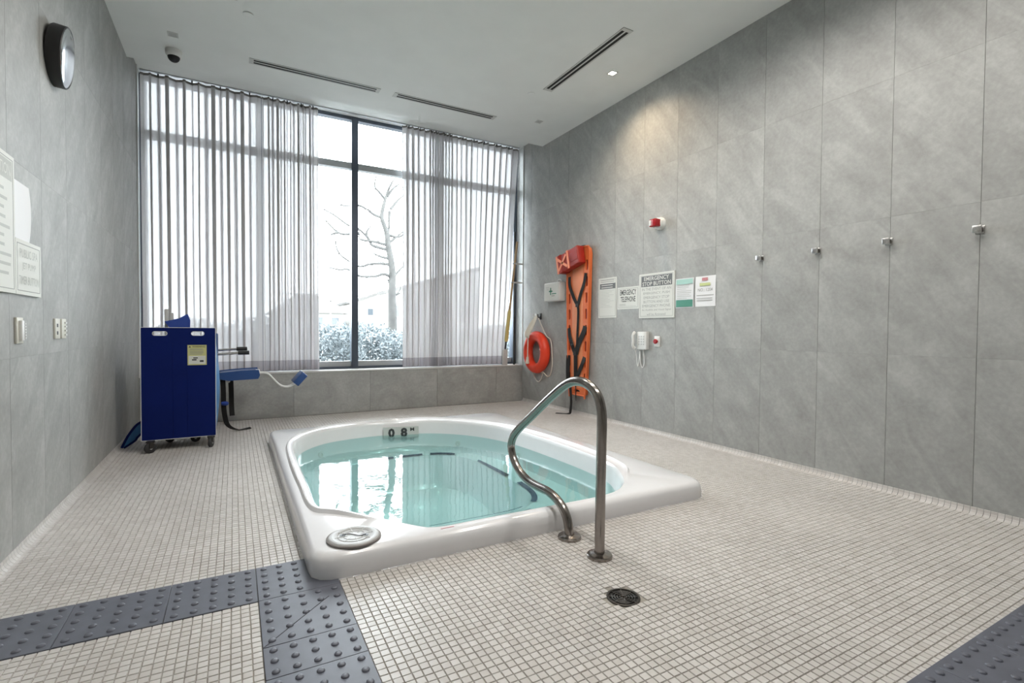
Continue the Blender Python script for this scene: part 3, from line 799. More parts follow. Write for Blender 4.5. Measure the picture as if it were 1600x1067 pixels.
mb = MB(); RW.box(mb, -3.678, -3.468, 1.342, 1.412, .0085, .0092); mb.build('green_footer', 'green_dark', s)
mb = MB(); RW.box(mb, -3.678, -3.468, 1.568, 1.618, .0085, .0092); mb.build('green_header', 'green_pale', s)
lines(RW, s, -3.665, -3.48, [1.555-.018*k for k in range(8)], .004, 'ink_faint', .0085, rag=.4)
s = sheet('address_notice', RW, -3.438, -3.202, 1.338, 1.628, 'white notice with red and yellow-green title blocks taped over a slab joint', 'notice', 'paper', .005, N_)
mb = MB(); RW.box(mb, -3.358, -3.292, 1.583, 1.612, .0075, .0082); mb.build('title_block', 'tag_red', s)
mb = MB(); RW.box(mb, -3.385, -3.262, 1.535, 1.562, .0075, .0082); mb.build('title_block', 'tag_green', s)
text(RW, 'NO.: 1204', -3.32, 1.497, .17, .03, 'ink_soft', s, .008, .0)
lines(RW, s, -3.42, -3.215, (1.445, 1.415, 1.395), .005, 'ink_soft', .0076, rag=.15)

# alarm strobe
al = thing('alarm_strobe', (XR, 3.905, 2.226), 'red and white alarm strobe on the wall above the notices', 'alarm')
MB().lathe((XR, 3.905, 2.226), (-1, 0, 0), [(.066, 0), (.066, .022), (.060, .030), (.058, .055), (.050, .062)], 28).build('base', 'white_plastic', al, smooth=True)
MB().box(XR-.130, XR-.052, 3.858, 3.952, 2.186, 2.266).build('lens_body', 'red_gloss', al, bevel=.012, seg=3)
MB().box(XR-.136, XR-.126, 3.92, 3.946, 2.198, 2.254).build('lens_cap', 'white_plastic', al, bevel=.006)

# wall phone
ph = thing('wall_phone', (XR, 4.15, .90), 'pale grey emergency wall phone with a hanging handset cord', 'phone')
MB().box(XR-.045, XR, 4.055, 4.20, .895, 1.090).build('base', 'white_plastic', ph, bevel=.008)
for r_ in range(4):
    for c_ in range(3): MB().box(XR-.0475, XR-.0445, 4.088+.034*c_, 4.106+.034*c_, .945+.028*r_, .960+.028*r_).build('key', 'grey_plastic', ph)
MB().tube(spline([(XR-.05, 4.225, .905), (XR-.075, 4.228, .935), (XR-.072, 4.228, .99), (XR-.075, 4.228, 1.05), (XR-.05, 4.225, 1.085)], 6), [.018]*5+[.016]*15+[.018]*5, 12).build('handset', 'white_plastic', ph, smooth=True)
cd = spline([(XR-.05, 4.225, .90), (XR-.02, 4.232, .83), (XR-.014, 4.225, .74), (XR-.014, 4.212, .705), (XR-.014, 4.20, .74), (XR-.014, 4.185, .84), (XR-.014, 4.18, .87), (XR-.014, 4.17, .75), (XR-.014, 4.14, .695), (XR-.014, 4.115, .75), (XR-.014, 4.125, .86), (XR-.02, 4.13, .90)], 6)
MB().tube(cd, .0055, 7).build('cord', 'white_plastic', ph, smooth=True)
sb = thing('stop_button', (XR, 3.93, .935), 'small wall plate with a red emergency push button beside the phone', 'push button')
MB().box(XR-.012, XR, 3.890, 3.970, .932, 1.044).build('plate', 'white_plastic', sb, bevel=.003)
MB().lathe((XR-.012, 3.93, .988), (-1, 0, 0), [(.014, 0), (.014, .014), (.025, .016), (.026, .030), (.020, .036)], 20).build('push_head', 'red_gloss', sb, smooth=True)

# first aid box
fa = thing('first_aid_box', (XR, 5.83, 1.50), 'white first aid box with a green cross on the wall beside the spine board', 'first aid box')
MB().box(XR-.10, XR, 5.642, 6.028, 1.50, 1.757).build('case', 'white_plastic', fa, bevel=.012, seg=3)
FA = Frame((XR-.10, 0, 0), (0, -1, 0), (0, 0, 1))
mb = MB(); FA.box(mb, -6.005, -5.662, 1.520, 1.737, .0, .003); mb.build('door', 'sign_white', fa)
mb = MB(); FA.box(mb, -5.862, -5.842, 1.585, 1.685, .003, .004); FA.box(mb, -5.895, -5.809, 1.626, 1.644, .003, .004); mb.build('cross', 'green_cross', fa)
text(FA, 'FIRST', -5.93, 1.690, .085, .014, 'ink_soft', fa, .0035, .0); text(FA, 'AID', -5.93, 1.664, .05, .014, 'ink_soft', fa, .0035, .0)
lines(FA, fa, -5.82, -5.71, (1.60,), .012, 'green_cross', .003, rag=.1); lines(FA, fa, -5.83, -5.75, (1.572,), .010, 'ink_soft', .003, rag=.1)
MB().tube(spline([(XR-.05, 5.765, 1.755), (XR-.05, 5.76, 1.785), (XR-.05, 5.72, 1.79), (XR-.05, 5.68, 1.785), (XR-.05, 5.675, 1.755)], 5), .007, 8).build('carry_handle', 'white_plastic', fa, smooth=True)

# ------------------------------------------------------------------ spine board with straps and head immobiliser
bd = thing('spine_board', (XR, 5.27, .27), 'long orange plastic spine board strapped with black webbing against the wall', 'spine board')
BF = Frame((XR-.022, 0, 0), (0, -1, 0), (0, 0, 1))
outl = [(-5.44, .285), (-5.40, .268), (-5.14, .268), (-5.10, .285), (-5.065, .9), (-5.045, 1.6), (-5.035, 2.06), (-5.05, 2.125), (-5.09, 2.155), (-5.45, 2.155), (-5.50, 2.12), (-5.515, 2.05), (-5.51, 1.6), (-5.485, .9)]
slots = []
for k in range(8):
    z0 = .42+.205*k
    if z0 > 1.9: break
    half = .158+.03*(z0/2)
    for sgn in (-1, 1):
        uc = -5.273+sgn*half
        slots.append(rrect(uc-.022, uc+.022, z0, z0+.135, .0215, 4))
slots.append(rrect(-5.33, -5.21, .305, .335, .014, 4))
plate(BF, [outl]+slots, .0, .045, 'board', 'orange', bd)
mb = MB(); BF.box(mb, -5.385, -5.155, .36, 1.95, .0455, .049); mb.build('body_panel', 'orange_light', bd, bevel=.003)
mb = MB()
for sgn in (-1, 1):
    for k in range(8):
        z0 = .42+.205*k; half = .158+.03*(z0/2); uc = -5.273+sgn*half; BF.box(mb, uc-.0215, uc+.0215, z0+.001, z0+.134, .001, .030)
mb.build('slot_backing', 'slot_red', bd)
mb = MB().tube(spline([BF.p(u_, v_, .045) for u_, v_ in outl], 5, True), .010, 8, True); mb.build('rim', 'orange', bd, smooth=True)
def strap(pts, w_=.05, name='strap'):
    MB().ribbon(spline([BF.p(*p) for p in pts], 6), BF.u, w_*1.45, .003).build(name, 'black_strap', bd)
strap([(-5.45, 1.80, .05), (-5.43, 1.68, .06), (-5.33, 1.52, .065), (-5.26, 1.43, .062)], .038)
strap([(-5.10, 1.82, .05), (-5.12, 1.70, .06), (-5.19, 1.55, .065), (-5.24, 1.43, .062)], .038)
strap([(-5.255, 1.45, .064), (-5.23, 1.34, .066), (-5.24, 1.1, .066), (-5.25, .92, .064)], .03)
strap([(-5.45, 1.13, .05), (-5.42, 1.02, .06), (-5.33, .86, .066), (-5.29, .80, .064)], .045)
strap([(-5.10, 1.15, .05), (-5.13, 1.06, .06), (-5.22, .92, .066), (-5.27, .80, .066)], .06)
strap([(-5.28, .84, .068), (-5.275, .7, .068), (-5.275, .55, .066), (-5.27, .42, .064)], .05)
strap([(-5.11, .76, .05), (-5.15, .66, .06), (-5.22, .54, .066), (-5.27, .46, .066)], .045)
strap([(-5.46, .77, .05), (-5.455, .65, .058), (-5.45, .5, .06), (-5.43, .36, .06)], .06)
strap([(-5.40, .40, .06), (-5.385, .28, .06), (-5.37, .18, .06), (-5.385, .05, .06), (-5.40, .008, .075), (-5.46, .006, .15), (-5.52, .005, .2)], .036)
strap([(-5.28, .42, .062), (-5.28, .3, .055), (-5.275, .19, .055)], .012)
for u_, v_ in ((-5.245, 1.42), (-5.285, .80)):
    mb = MB(); BF.box(mb, u_-.032, u_+.032, v_-.022, v_+.022, .064, .078); mb.build('buckle', 'black', bd, bevel=.003)
mb = MB(); BF.box(mb, -5.31, -5.17, 2.155, 2.185, .0, .03); mb.build('wall_bracket', 'black', bd, bevel=.004)
hb = thing('head_immobiliser', (XR-.17, 5.34, 1.87), 'red vinyl head immobiliser block strapped across the top of the spine board', 'head block')
ta = math.radians(13)
HF = Frame((XR-.083, 5.30, 2.0), (0, -math.cos(ta), math.sin(ta)), (0, math.sin(ta), math.cos(ta)))
mb = MB(); HF.box(mb, -.245, .20, -.105, .125, .0, .11); mb.build('block', 'red_vinyl', hb, bevel=.014, seg=3)
mb = MB(); HF.box(mb, -.25, -.16, -.112, .132, -.002, .118); mb.build('end_pad', 'red_vinyl', hb, bevel=.01)
for u_ in (-.268, -.03):
    mb = MB(); HF.box(mb, u_, u_+.035, -.109, .129, .112, .120); mb.build('tape_band', 'orange_tape', hb)
for a in (-38, 40):
    q = math.radians(a); d1 = HF.u*math.cos(q)+HF.v*math.sin(q); d2 = -HF.u*math.sin(q)+HF.v*math.cos(q)
    MB().obox(HF.p(-.135, .005, .120), d1, d2, HF.n, .125, .017, .003).build('tape_band', 'orange_tape', hb)
mb = MB(); HF.box(mb, .02, .19, -.05, .07, .108, .116); mb.build('face_panel', 'red_vinyl', hb, bevel=.006)
for u_, v_ in ((-.262, .02), (-.255, -.09)):
    mb = MB(); HF.box(mb, u_-.008, u_+.012, v_-.012, v_+.012, .02, .08); mb.build('strap_end', 'black', hb)

# ------------------------------------------------------------------ life ring
RC = Vector((XR-.078, 6.255, .775))
lr = thing('life_ring', RC-Vector((0, 0, .32)), 'red life ring hanging on the wall with a white grab line', 'life ring')
MB().tube([RC+Vector((0, .235*math.cos(2*PI*k/48), .235*math.sin(2*PI*k/48))) for k in range(48)], .073, 18, True).build('ring', 'ring_red', lr, smooth=True)
gl = spline([(XR-.03, 6.30, 1.30), (XR-.05, 6.17, 1.17), (XR-.06, 6.02, 1.02), (XR-.03, 5.955, .96), (XR-.02, 5.93, .80), (XR-.02, 5.925, .60), (XR-.02, 5.97, .47), (XR-.02, 6.05, .44), (XR-.05, 6.12, .495), (XR-.12, 6.14, .515),
             (XR-.03, 6.16, .47), (XR-.02, 6.23, .37), (XR-.02, 6.31, .34), (XR-.02, 6.42, .43), (XR-.02, 6.53, .60), (XR-.03, 6.56, .74)], 6)
MB().tube(gl, .008, 7).build('grab_line', 'rope', lr, smooth=True)
rp = thing('rescue_rope', (XR, 6.33, .90), 'coiled white rescue rope hung from the wall hook over the life ring', 'rope')
for k in range(5):
    d = (k-2)*.024
    MB().tube(spline([(XR-.035, 6.33+d*.4, 1.31), (XR-.06-.010*k, 6.375+d*.5, 1.20), (XR-.165, 6.385+d*.9, 1.06), (XR-.17, 6.36+d*.8, .985+.012*(k % 2)), (XR-.165, 6.335+d*.6, 1.04), (XR-.08, 6.325+d*.5, 1.2), (XR-.035, 6.325+d*.4, 1.31)], 6), .007, 7).build('coil', 'rope', rp, smooth=True)
MB().tube(spline([(XR-.16, 6.36, 1.0), (XR-.165, 6.355, .85), (XR-.165, 6.36, .70)], 6), .008, 7).build('tail', 'rope', rp, smooth=True)
MB().lathe((XR-.165, 6.36, .70), (0, 0, -1), [(.012, -.01), (.02, .01), (.022, .05), (.03, .09), (.012, .10)], 14).build('throw_weight', 'rope', rp, smooth=True)
hh = thing('ring_hook', (XR, 6.31, 1.29), 'small black and white wall hook carrying the life ring and rope', 'wall hook')
for y_, m_ in ((6.395, 'white_plastic'), (6.265, 'black')):
    MB().box(XR-.012, XR, y_-.025, y_+.025, 1.255, 1.345).build('hook_plate', m_, hh, bevel=.004)
    MB().tube(spline([(XR-.01, y_, 1.29), (XR-.04, y_, 1.285), (XR-.05, y_, 1.30), (XR-.05, y_, 1.33)], 5), .008, 8).build('hook_arm', m_, hh, smooth=True)

# ------------------------------------------------------------------ reaching pole at the window jamb
rpole = thing('reaching_pole', (3.62, 6.82, ZS), 'wooden reaching pole with a yellow sleeve leaning at the window jamb', 'pole')
A, B = Vector((3.648, 6.815, .80)), Vector((3.835, 6.80, 2.46))
L = lambda t: A+(B-A)*t
MB().tube([L(.35), L(1)], .017, 12).build('shaft', 'wood_pole', rpole, smooth=True)
MB().tube([L(.07), L(.09), L(.345), L(.365)], [.022, .030, .028, .018], 14).build('sleeve', 'yellow_sleeve', rpole, smooth=True)
MB().tube([L(.0), L(.075)], .014, 12).build('ferrule', 'rubber', rpole, smooth=True)
MB().box(3.60, 3.685, 6.80, 6.835, ZS+.0005, .80).build('foot_socket', 'grey_plastic', rpole, bevel=.008)
bp = thing('black_pole', (3.82, 6.83, ZS), 'slim black pole standing on the sill behind the wooden reaching pole', 'pole')
MB().tube([(3.82, 6.845, ZS), (3.83, 6.86, 2.62)], .012, 10).build('shaft', 'black', bp, smooth=True)
MB().tube([(3.82, 6.845, ZS), (3.822, 6.848, 1.3)], .017, 10).build('grip', 'black', bp, smooth=True)
for z_, lb in ((2.12, 'upper grey clip holding the reaching pole to the jamb'), (1.83, 'lower grey clip holding the reaching pole to the jamb')):
    cl = thing('pole_clip', (XR, 6.80, z_), lb, 'clip', 'pole clips')
    px = A.x+(B.x-A.x)*(z_-.8)/1.66
    MB().box(XR-.006, XR, 6.785, 6.825, z_-.025, z_+.025).build('clip_plate', 'grey_plastic', cl)
    MB().box(px+.015, XR-.004, 6.795, 6.812, z_-.012, z_+.012).build('clip_arm', 'grey_plastic', cl)
    MB().tube([(px+.024*math.cos(a), 6.806+.024*math.sin(a), z_) for a in [math.radians(q) for q in range(-150, 151, 25)]], .007, 8).build('clip_jaw', 'grey_plastic', cl, smooth=True)

# ------------------------------------------------------------------ left wall items
s = sign_plate('spa_rules_sign', LW, 2.70, 3.222, 1.254, 1.888, 'tall white rules sign with a grey heading beside the jet pump sign', 'sign', th=.014)
mb = MB(); LW.box(mb, 2.735, 3.19, 1.77, 1.86, .014, .0146); mb.build('heading_bar', 'ink_faint', s)
text(LW, 'SPA REGULATION', 2.962, 1.815, .42, .05, 'sign_white', s, .0152, .0)
lines(LW, s, 2.74, 3.185, [1.72-.042*k for k in range(10)], .013, 'ink_faint', .0141, rag=.3)
s = sign_plate('jet_pump_sign', LW, 3.234, 3.586, 1.254, 1.521, 'white sign reading PUBLIC SPA JET PUMP TIMER BUTTON', 'sign', th=.012)
for t, v_, w_ in (('PUBLIC SPA', 1.458, .25), ('JET PUMP', 1.392, .19), ('TIMER BUTTON', 1.326, .28)): text(LW, t, 3.41, v_, w_, .042, 'ink_faint', s, .0127, .0)
s = sheet('loose_page', LW, 3.234, 3.458, 1.523, 1.803, 'curling white page taped above the jet pump sign', 'notice', 'paper', .008)
sw = thing('jet_timer_switch', (XL, 3.284, 1.016), 'pale wall timer switch below the jet pump sign', 'switch')
MB().box(XL, XL+.010, 3.243, 3.325, 1.016, 1.142).build('plate', 'ivory', sw, bevel=.002)
MB().box(XL+.009, XL+.022, 3.268, 3.300, 1.030, 1.128).build('rocker', 'white_plastic', sw, bevel=.003)
for k in range(6): MB().box(XL+.021, XL+.0235, 3.303, 3.318, 1.038+.014*k, 1.046+.014*k).build('indicator', 'white_plastic', sw)
ou = thing('wall_outlet', (XL, 3.94, 1.027), 'pale wall outlet with a charger plugged in, between the signs and the pool lift', 'outlet')
MB().box(XL, XL+.010, 3.838, 3.925, 1.028, 1.146).build('plate', 'ivory', ou, bevel=.002)
MB().box(XL, XL+.012, 3.955, 4.04, 1.028, 1.146).build('plate', 'ivory', ou, bevel=.002)
for z_ in (1.062, 1.106): MB().box(XL+.0095, XL+.0110, 3.862, 3.885, z_-.010, z_+.010).build('socket', 'black', ou)
for z_ in (1.05, 1.075, 1.10, 1.122): MB().box(XL+.011, XL+.019, 4.0, 4.03, z_-.005, z_+.005).build('button', 'white_plastic', ou)
wc = thing('drum_mirror', (XL, 3.75, 2.44), 'round black drum mirror with a pale face high on the wall', 'wall mirror')
MC = Vector((XL, 3.88, 2.675)); md = norm(Vector((1, .05, -.10)))
MB().lathe(MC, md, [(.166, .0), (.172, .01), (.172, .066), (.167, .071), (.163, .068)], 48).build('drum', 'black', wc, smooth=True)
M['mirror'] = None; mat('mirror', (.75, .77, .80), .12, 1)
MB().lathe(MC+md*.066, md, [(.163*math.cos(a), .020*math.sin(a)) for a in [i*PI/2/6 for i in range(7)]], 40).build('mirror_face', 'mirror', wc, smooth=True)

# ------------------------------------------------------------------ blue pool lift
PLY = 5.40
lf = thing('pool_lift', (-.43, 5.6, 0), 'blue portable pool lift on casters with a seat and footrest, by the left wall', 'pool lift')
PF = Frame((0, PLY, 0), (1, 0, 0), (0, 0, 1))
x0, x1, z0, z1 = -.712, -.152, .103, 1.096
plate(PF, [rrect(x0, x1, z0, z1, .006, 2), rrect(-.629, -.521, 1.027, 1.062, .0174, 6), rrect(-.339, -.240, 1.027, 1.062, .0174, 6)], -.022, .0, 'front_panel', 'blue_shell', lf)
mb = MB()
for q in ((x0-.004, x0, z0-.004, z1+.004), (x1, x1+.004, z0-.004, z1+.004), (x0, x1, z0-.004, z0), (x0, x1, z1, z1+.004)): PF.box(mb, *q, -.022, .002)
mb.build('edge_trim', 'white_plastic', lf)
for u0, u1 in ((-.629, -.521), (-.339, -.240)):
    MB().tube([PF.p(a, b, .0) for a, b in rrect(u0, u1, 1.027, 1.062, .0174, 6)], .0025, 6, True).build('slot_rim', 'white_plastic', lf)
for u_ in (-.48, -.37): mb = MB(); PF.box(mb, u_-.002, u_+.002, z0+.02, .95, .0, .0025); mb.build('panel_rib', 'blue_shell', lf, bevel=.001, seg=1)
wlb = MB(); PF.box(wlb, -.369, -.221, .758, .941, .0005, .003); wlb = wlb.build('warning_label', 'label_yellow', lf)
mb = MB(); PF.box(mb, -.36, -.23, .768, .842, .003, .0035); mb.build('picture_field', 'sign_white', wlb)
text(PF, 'WARNING', -.283, .926, .10, .015, 'ink', wlb, .0042, .01)
tri = MB().add([PF.p(-.36, .918, .0036), PF.p(-.342, .918, .0036), PF.p(-.351, .934, .0036)], [(0, 1, 2)]); tri.build('hazard_triangle', 'ink', wlb)
lines(PF, wlb, -.352, -.24, (.905, .894, .880, .869, .857), .005, 'ink_soft', .003, rag=.15)
mb = MB(); PF.box(mb, -.325, -.29, .818, .828, .0036, .004); PF.box(mb, -.335, -.30, .80, .812, .0036, .004); PF.box(mb, -.275, -.245, .785, .802, .0036, .004); mb.build('pictogram', 'ink', wlb)
# side skins, chassis
sk = []
for z_ in [z0+.02+(1.0-z0-.02)*i/8 for i in range(9)]:
    t = (z_-z0)/(1.0-z0); bul = .035*math.sin(PI*min(1, t*1.02))
    sk.append([Vector((x1-.004+bul*math.sin(PI*k/8*.9), PLY+.022+.30*k/8, z_)) for k in range(9)])
MB().grid(sk).build('side_panel', 'blue_side', lf, smooth=True)
sk2 = [[Vector((x0+.004-(p.x-(x1-.004)), p.y, p.z)) for p in r] for r in sk]
MB().grid(sk2).build('side_panel', 'blue_side', lf, smooth=True)
MB().box(x0+.03, x1-.03, PLY+.03, 5.85, .10, .135).build('chassis', 'rubber', lf)
MB().box(x0+.08, x1-.08, PLY+.06, 5.72, .135, .42).build('counterweight_box', 'grey_plastic', lf, bevel=.01)
for x_, zt_ in ((-.545, 1.268), (-.503, 1.235)):
    MB().box(x_-.015, x_+.013, 5.60, 5.632, .13, zt_).build('mast', 'grey_plastic', lf, bevel=.002)
hd = MB(); za = 1.09
prof = [(-.548, 1.150), (-.52, 1.162), (-.44, 1.180), (-.385, 1.215), (-.368, 1.165), (-.372, 1.09), (-.505, 1.09)]
n_ = len(prof); vs_ = [(a, 5.55+.03*(i == 1), b) for i, (a, b) in enumerate(prof)]+[(a, 5.66, b) for a, b in prof]
hd.add(vs_, [tuple(range(n_)), tuple(reversed(range(n_, 2*n_)))]+[(i, (i+1) % n_, n_+(i+1) % n_, n_+i) for i in range(n_)]).build('headrest', 'blue_cloth', lf, bevel=.006)
# boom and seat
MB().tube([(-.40, 5.62, .62), (-.30, 5.9, .56), (-.05, 6.1, .54)], .022, 10).build('boom', 'grey_plastic', lf, smooth=True)
SY0, SY1 = 5.96, 6.34
seat = MB(); prs = [(-.15, .585), (-.05, .562), (.215, .572), (.228, .60), (.218, .645), (.06, .640), (-.08, .628), (-.15, .622)]
n_ = len(prs); seat.add([(a, SY0, b) for a, b in prs]+[(a, SY1, b) for a, b in prs], [tuple(range(n_)), tuple(reversed(range(n_, 2*n_)))]+[(i, (i+1) % n_, n_+(i+1) % n_, n_+i) for i in range(n_)])
seat.build('seat', 'blue_pad', lf, bevel=.012, seg=3)
bk = MB().obox((-.17, 6.15, .82), (1, 0, 0), (0, 1, 0), (0, 0, 1), .02, .18, .22); bk.build('backrest', 'blue_pad', lf, bevel=.015)
for y_, z_, e in ((6.34, .866, .118), (5.98, .838, .130)):
    MB().tube([(-.16, y_, z_-.012), (e-.085, y_, z_)], .013, 10).build('armrest_bar', 'chrome', lf, smooth=True)
    MB().tube([(e-.095, y_, z_), (e+.01, y_, z_+.002)], .021, 12).build('armrest_grip', 'black', lf, smooth=True)
MB().box(.20, .245, 6.09, 6.21, .575, .645).build('leg_bracket', 'white_plastic', lf, bevel=.006)
for y_ in (6.12, 6.18):
    MB().tube(spline([(.235, y_, .612), (.285, y_, .612), (.33, y_, .592), (.385, y_, .53), (.435, y_, .475), (.485, y_, .448), (.535, y_, .448), (.585, y_, .47), (.625, y_, .50)], 5), .0105, 10).build('leg_tube', 'white_plastic', lf, smooth=True)
fd = norm(Vector((.62, 0, .70))); fn = Vector((-fd.z, 0, fd.x))
MB().obox(Vector((.645, 6.15, .535)), fd, (0, 1, 0), fn, .075, .13, .036).build('footrest', 'blue_pad', lf, bevel=.008)
MB().ribbon(spline([(-.105, 6.0, .585), (-.10, 6.0, .45), (-.098, 6.0, .30), (-.09, 6.0, .20), (-.07, 6.02, .10), (-.03, 6.06, .045), (.03, 6.1, .012), (.09, 6.14, .006), (.155, 6.16, .012)], 6), (.9, -.4, 0), .05, .004).build('strap', 'black_strap', lf)
MB().ribbon(spline([(-.035, 6.30, .58), (-.03, 6.30, .40), (-.028, 6.30, .25), (-.022, 6.30, .135)], 6), (1, 0, 0), .05, .004).build('strap', 'black_strap', lf)
MB().lathe((-.085, 5.985, .315), (1, -.3, 0), [(.018, -.03), (.022, -.01), (.022, .015), (.014, .03)], 14).build('strap_toggle', 'blue_cloth', lf, smooth=True)
# folded blue sling flap reaching to the floor by the wall
top = spline([(-.72, 5.62, .245), (-.775, 5.62, .215), (-.84, 5.63, .12), (-.89, 5.64, .012)], 6)
bot = spline([(-.72, 5.66, .155), (-.775, 5.665, .095), (-.80, 5.67, .06), (-.878, 5.66, .006)], 6)
MB().grid([[a+(b-a)*k/4 for k in range(5)] for a, b in zip(top, bot)]).build('sling_flap', 'blue_side', lf, smooth=True)
for e in (top, bot): MB().tube(e, .010, 8).build('sling_edge', 'blue_shell', lf, smooth=True)
# casters
for x_, y_, r_, a in ((-.645, 5.345, .046, 35), (-.19, 5.375, .046, 70), (-.33, 5.70, .042, 10), (-.54, 5.78, .042, 40)):
    q = math.radians(a); d = Vector((math.cos(q), math.sin(q), 0)); n_ = Vector((-d.y, d.x, 0)); c0 = Vector((x_, y_, r_))
    cs = MB(); cs.obox((x_, y_+.02, .096), (1, 0, 0), (0, 1, 0), (0, 0, 1), .03, .03, .006)
    for s_ in (-1, 1): cs.obox(c0+n_*(s_*.019)+Vector((0, 0, .022)), d, n_, (0, 0, 1), .015, .0025, .026)
    cs = cs.build('caster', 'drain_metal', lf)
    MB().lathe(c0-n_*.013, n_, [(r_-.006, 0), (r_, .004), (r_, .022), (r_-.006, .026)], 24).build('wheel', 'rubber', cs, smooth=True)
    MB().lathe(c0-n_*.017, n_, [(.013, 0), (.013, .034)], 14).build('hub', 'grey_plastic', cs, smooth=True)

# ------------------------------------------------------------------ outdoors
GZ = .25
g = MB().box(-60, 90, YW+.13, 140, GZ-.3, GZ)
tag(g.build('ground', 'soil', org=(1, 20, GZ)), 'pale open ground outside the window', None, None, 'structure')
def shrub(cx, cy, rx, ry, h, n, seed, label):
    rnd = random.Random(seed); root = thing('hedge_shrub', (cx, cy, GZ), label, 'shrub', 'hedge shrubs outside the window')
    st = MB()
    for k in range(26):
        a = rnd.uniform(0, 2*PI); d = rnd.random()**.5
        e = Vector((cx+rx*d*math.cos(a), cy+ry*d*math.sin(a), GZ+h*(.7+.3*rnd.random())*(1-.25*d*d)))
        b = Vector((cx+(e.x-cx)*.5, cy+(e.y-cy)*.5, GZ)); mid = (b+e)/2+Vector((rnd.uniform(-.06, .06), rnd.uniform(-.06, .06), 0))
        st.tube([b, mid, e], [.010, .007, .003], 5)
    st.build('stems', 'twig', root)
    lv = MB()
    for k in range(n):
        a = rnd.uniform(0, 2*PI); d = rnd.random()**.5; zz = rnd.random()
        p = Vector((cx+rx*d*math.cos(a), cy+ry*d*math.sin(a), GZ+h*(1-.22*d*d)*(.04+.96*zz)*(1+.06*rnd.uniform(-1, 1))))
        u = norm(Vector((rnd.gauss(0, 1), rnd.gauss(0, 1), rnd.gauss(0, 1)))); v = norm(u.cross(Vector((rnd.gauss(0, 1), rnd.gauss(0, 1), .3))))
        s_ = rnd.uniform(.02, .045); lv.add([p-u*s_, p+v*s_*.5, p+u*s_, p-v*s_*.5], [(0, 1, 2, 3)])
    o = lv.build('foliage', 'leaf', root); o['kind'] = 'stuff'
shr = [(-.5, 9.6, 'clipped shrub outside behind the curtain next to the pool lift'), (.5, 9.7, 'shrub outside behind the bunched curtain on the pool lift side'), (1.45, 9.8, 'shrub outside in the gap before the house with the low roof'),
       (2.25, 9.7, 'shrub outside just past the window mullion, in front of the box houses'), (3.05, 9.8, 'shrub outside at the foot of the bare tree'), (3.95, 9.7, 'shrub outside behind the flat hanging curtain'), (4.9, 9.8, 'shrub outside behind the reaching pole')]
hs = [1.0, 1.02, .98, .93, .86, .95, 1.0]
for i, (cx, cy, lb) in enumerate(shr): shrub(cx, cy+(.42 if i % 2 else -.42), .68, .37, hs[i]*(1.05 if i % 2 else .98), 4200, 20+i, lb)
# bare tree
TRUNK = [(3.34, 12.0, 0.62), (3.34, 12.0, 1.47), (3.33, 12.0, 1.89), (3.33, 12.0, 2.54), (3.24, 12.0, 3.06), (3.19, 12.0, 3.42), (3.08, 12.0, 3.75), (3.15, 12.0, 4.14), (3.2, 12.0, 4.29)]
LIMBS = [[(3.08, 12.0, 3.75), (2.91, 11.97, 3.77), (2.73, 11.94, 3.86), (2.55, 11.91, 3.93), (2.26, 11.87, 3.88), (2.07, 11.84, 3.88)], [(3.22, 12.0, 2.99), (2.86, 12.0, 3.06), (2.79, 12.01, 3.19), (2.58, 12.02, 3.39), (2.31, 12.02, 3.48), (2.0, 12.03, 3.68), (1.77, 12.03, 3.78)], [(3.2, 12.0, 3.1), (2.89, 11.98, 3.15), (2.6, 11.97, 3.16), (2.55, 11.95, 3.21)], [(3.25, 12.0, 2.79), (3.06, 12.01, 2.81), (2.87, 12.02, 2.89)], [(3.29, 12.0, 2.64), (3.04, 12.02, 2.65), (2.8, 12.03, 2.62), (2.57, 12.04, 2.55), (2.3, 12.06, 2.68), (2.1, 12.08, 2.86), (2.04, 12.09, 3.11)], [(3.15, 12.0, 4.19), (3.0, 11.95, 4.32), (2.89, 11.9, 4.42), (2.9, 11.84, 4.64)], [(3.19, 12.0, 4.27), (3.26, 11.94, 4.5), (3.36, 11.88, 4.67)], [(3.21, 12.0, 4.25), (3.36, 12.04, 4.47), (3.55, 12.08, 4.63)], [(3.24, 12.0, 3.34), (3.47, 11.97, 3.31), (3.63, 11.94, 3.41)], [(3.24, 12.0, 3.15), (3.39, 11.97, 3.27), (3.58, 11.94, 3.45)], [(2.78, 12.0, 3.18), (2.73, 12.06, 3.34), (2.85, 12.12, 3.53)], [(2.08, 12.0, 3.29), (1.92, 12.0, 3.22)], [(2.57, 12.0, 3.31), (2.32, 12.04, 3.28), (2.1, 12.08, 3.3), (1.82, 12.12, 3.56)], [(3.26, 12.0, 3.91), (3.25, 12.0, 3.48), (3.23, 11.99, 3.28)], [(3.29, 12.0, 3.96), (3.48, 12.02, 4.21), (3.61, 12.03, 4.33)], [(3.29, 12.0, 2.35), (3.12, 11.96, 2.4), (2.9, 11.92, 2.33), (2.54, 11.87, 2.31), (2.28, 11.83, 2.44), (2.09, 11.79, 2.42), (1.85, 11.75, 2.45)], [(3.3, 12.0, 2.14), (3.22, 12.02, 2.3)], [(3.36, 12.0, 2.33), (3.52, 12.04, 2.53), (3.68, 12.09, 2.68)], [(3.35, 12.0, 1.89), (3.53, 12.0, 1.97)]]

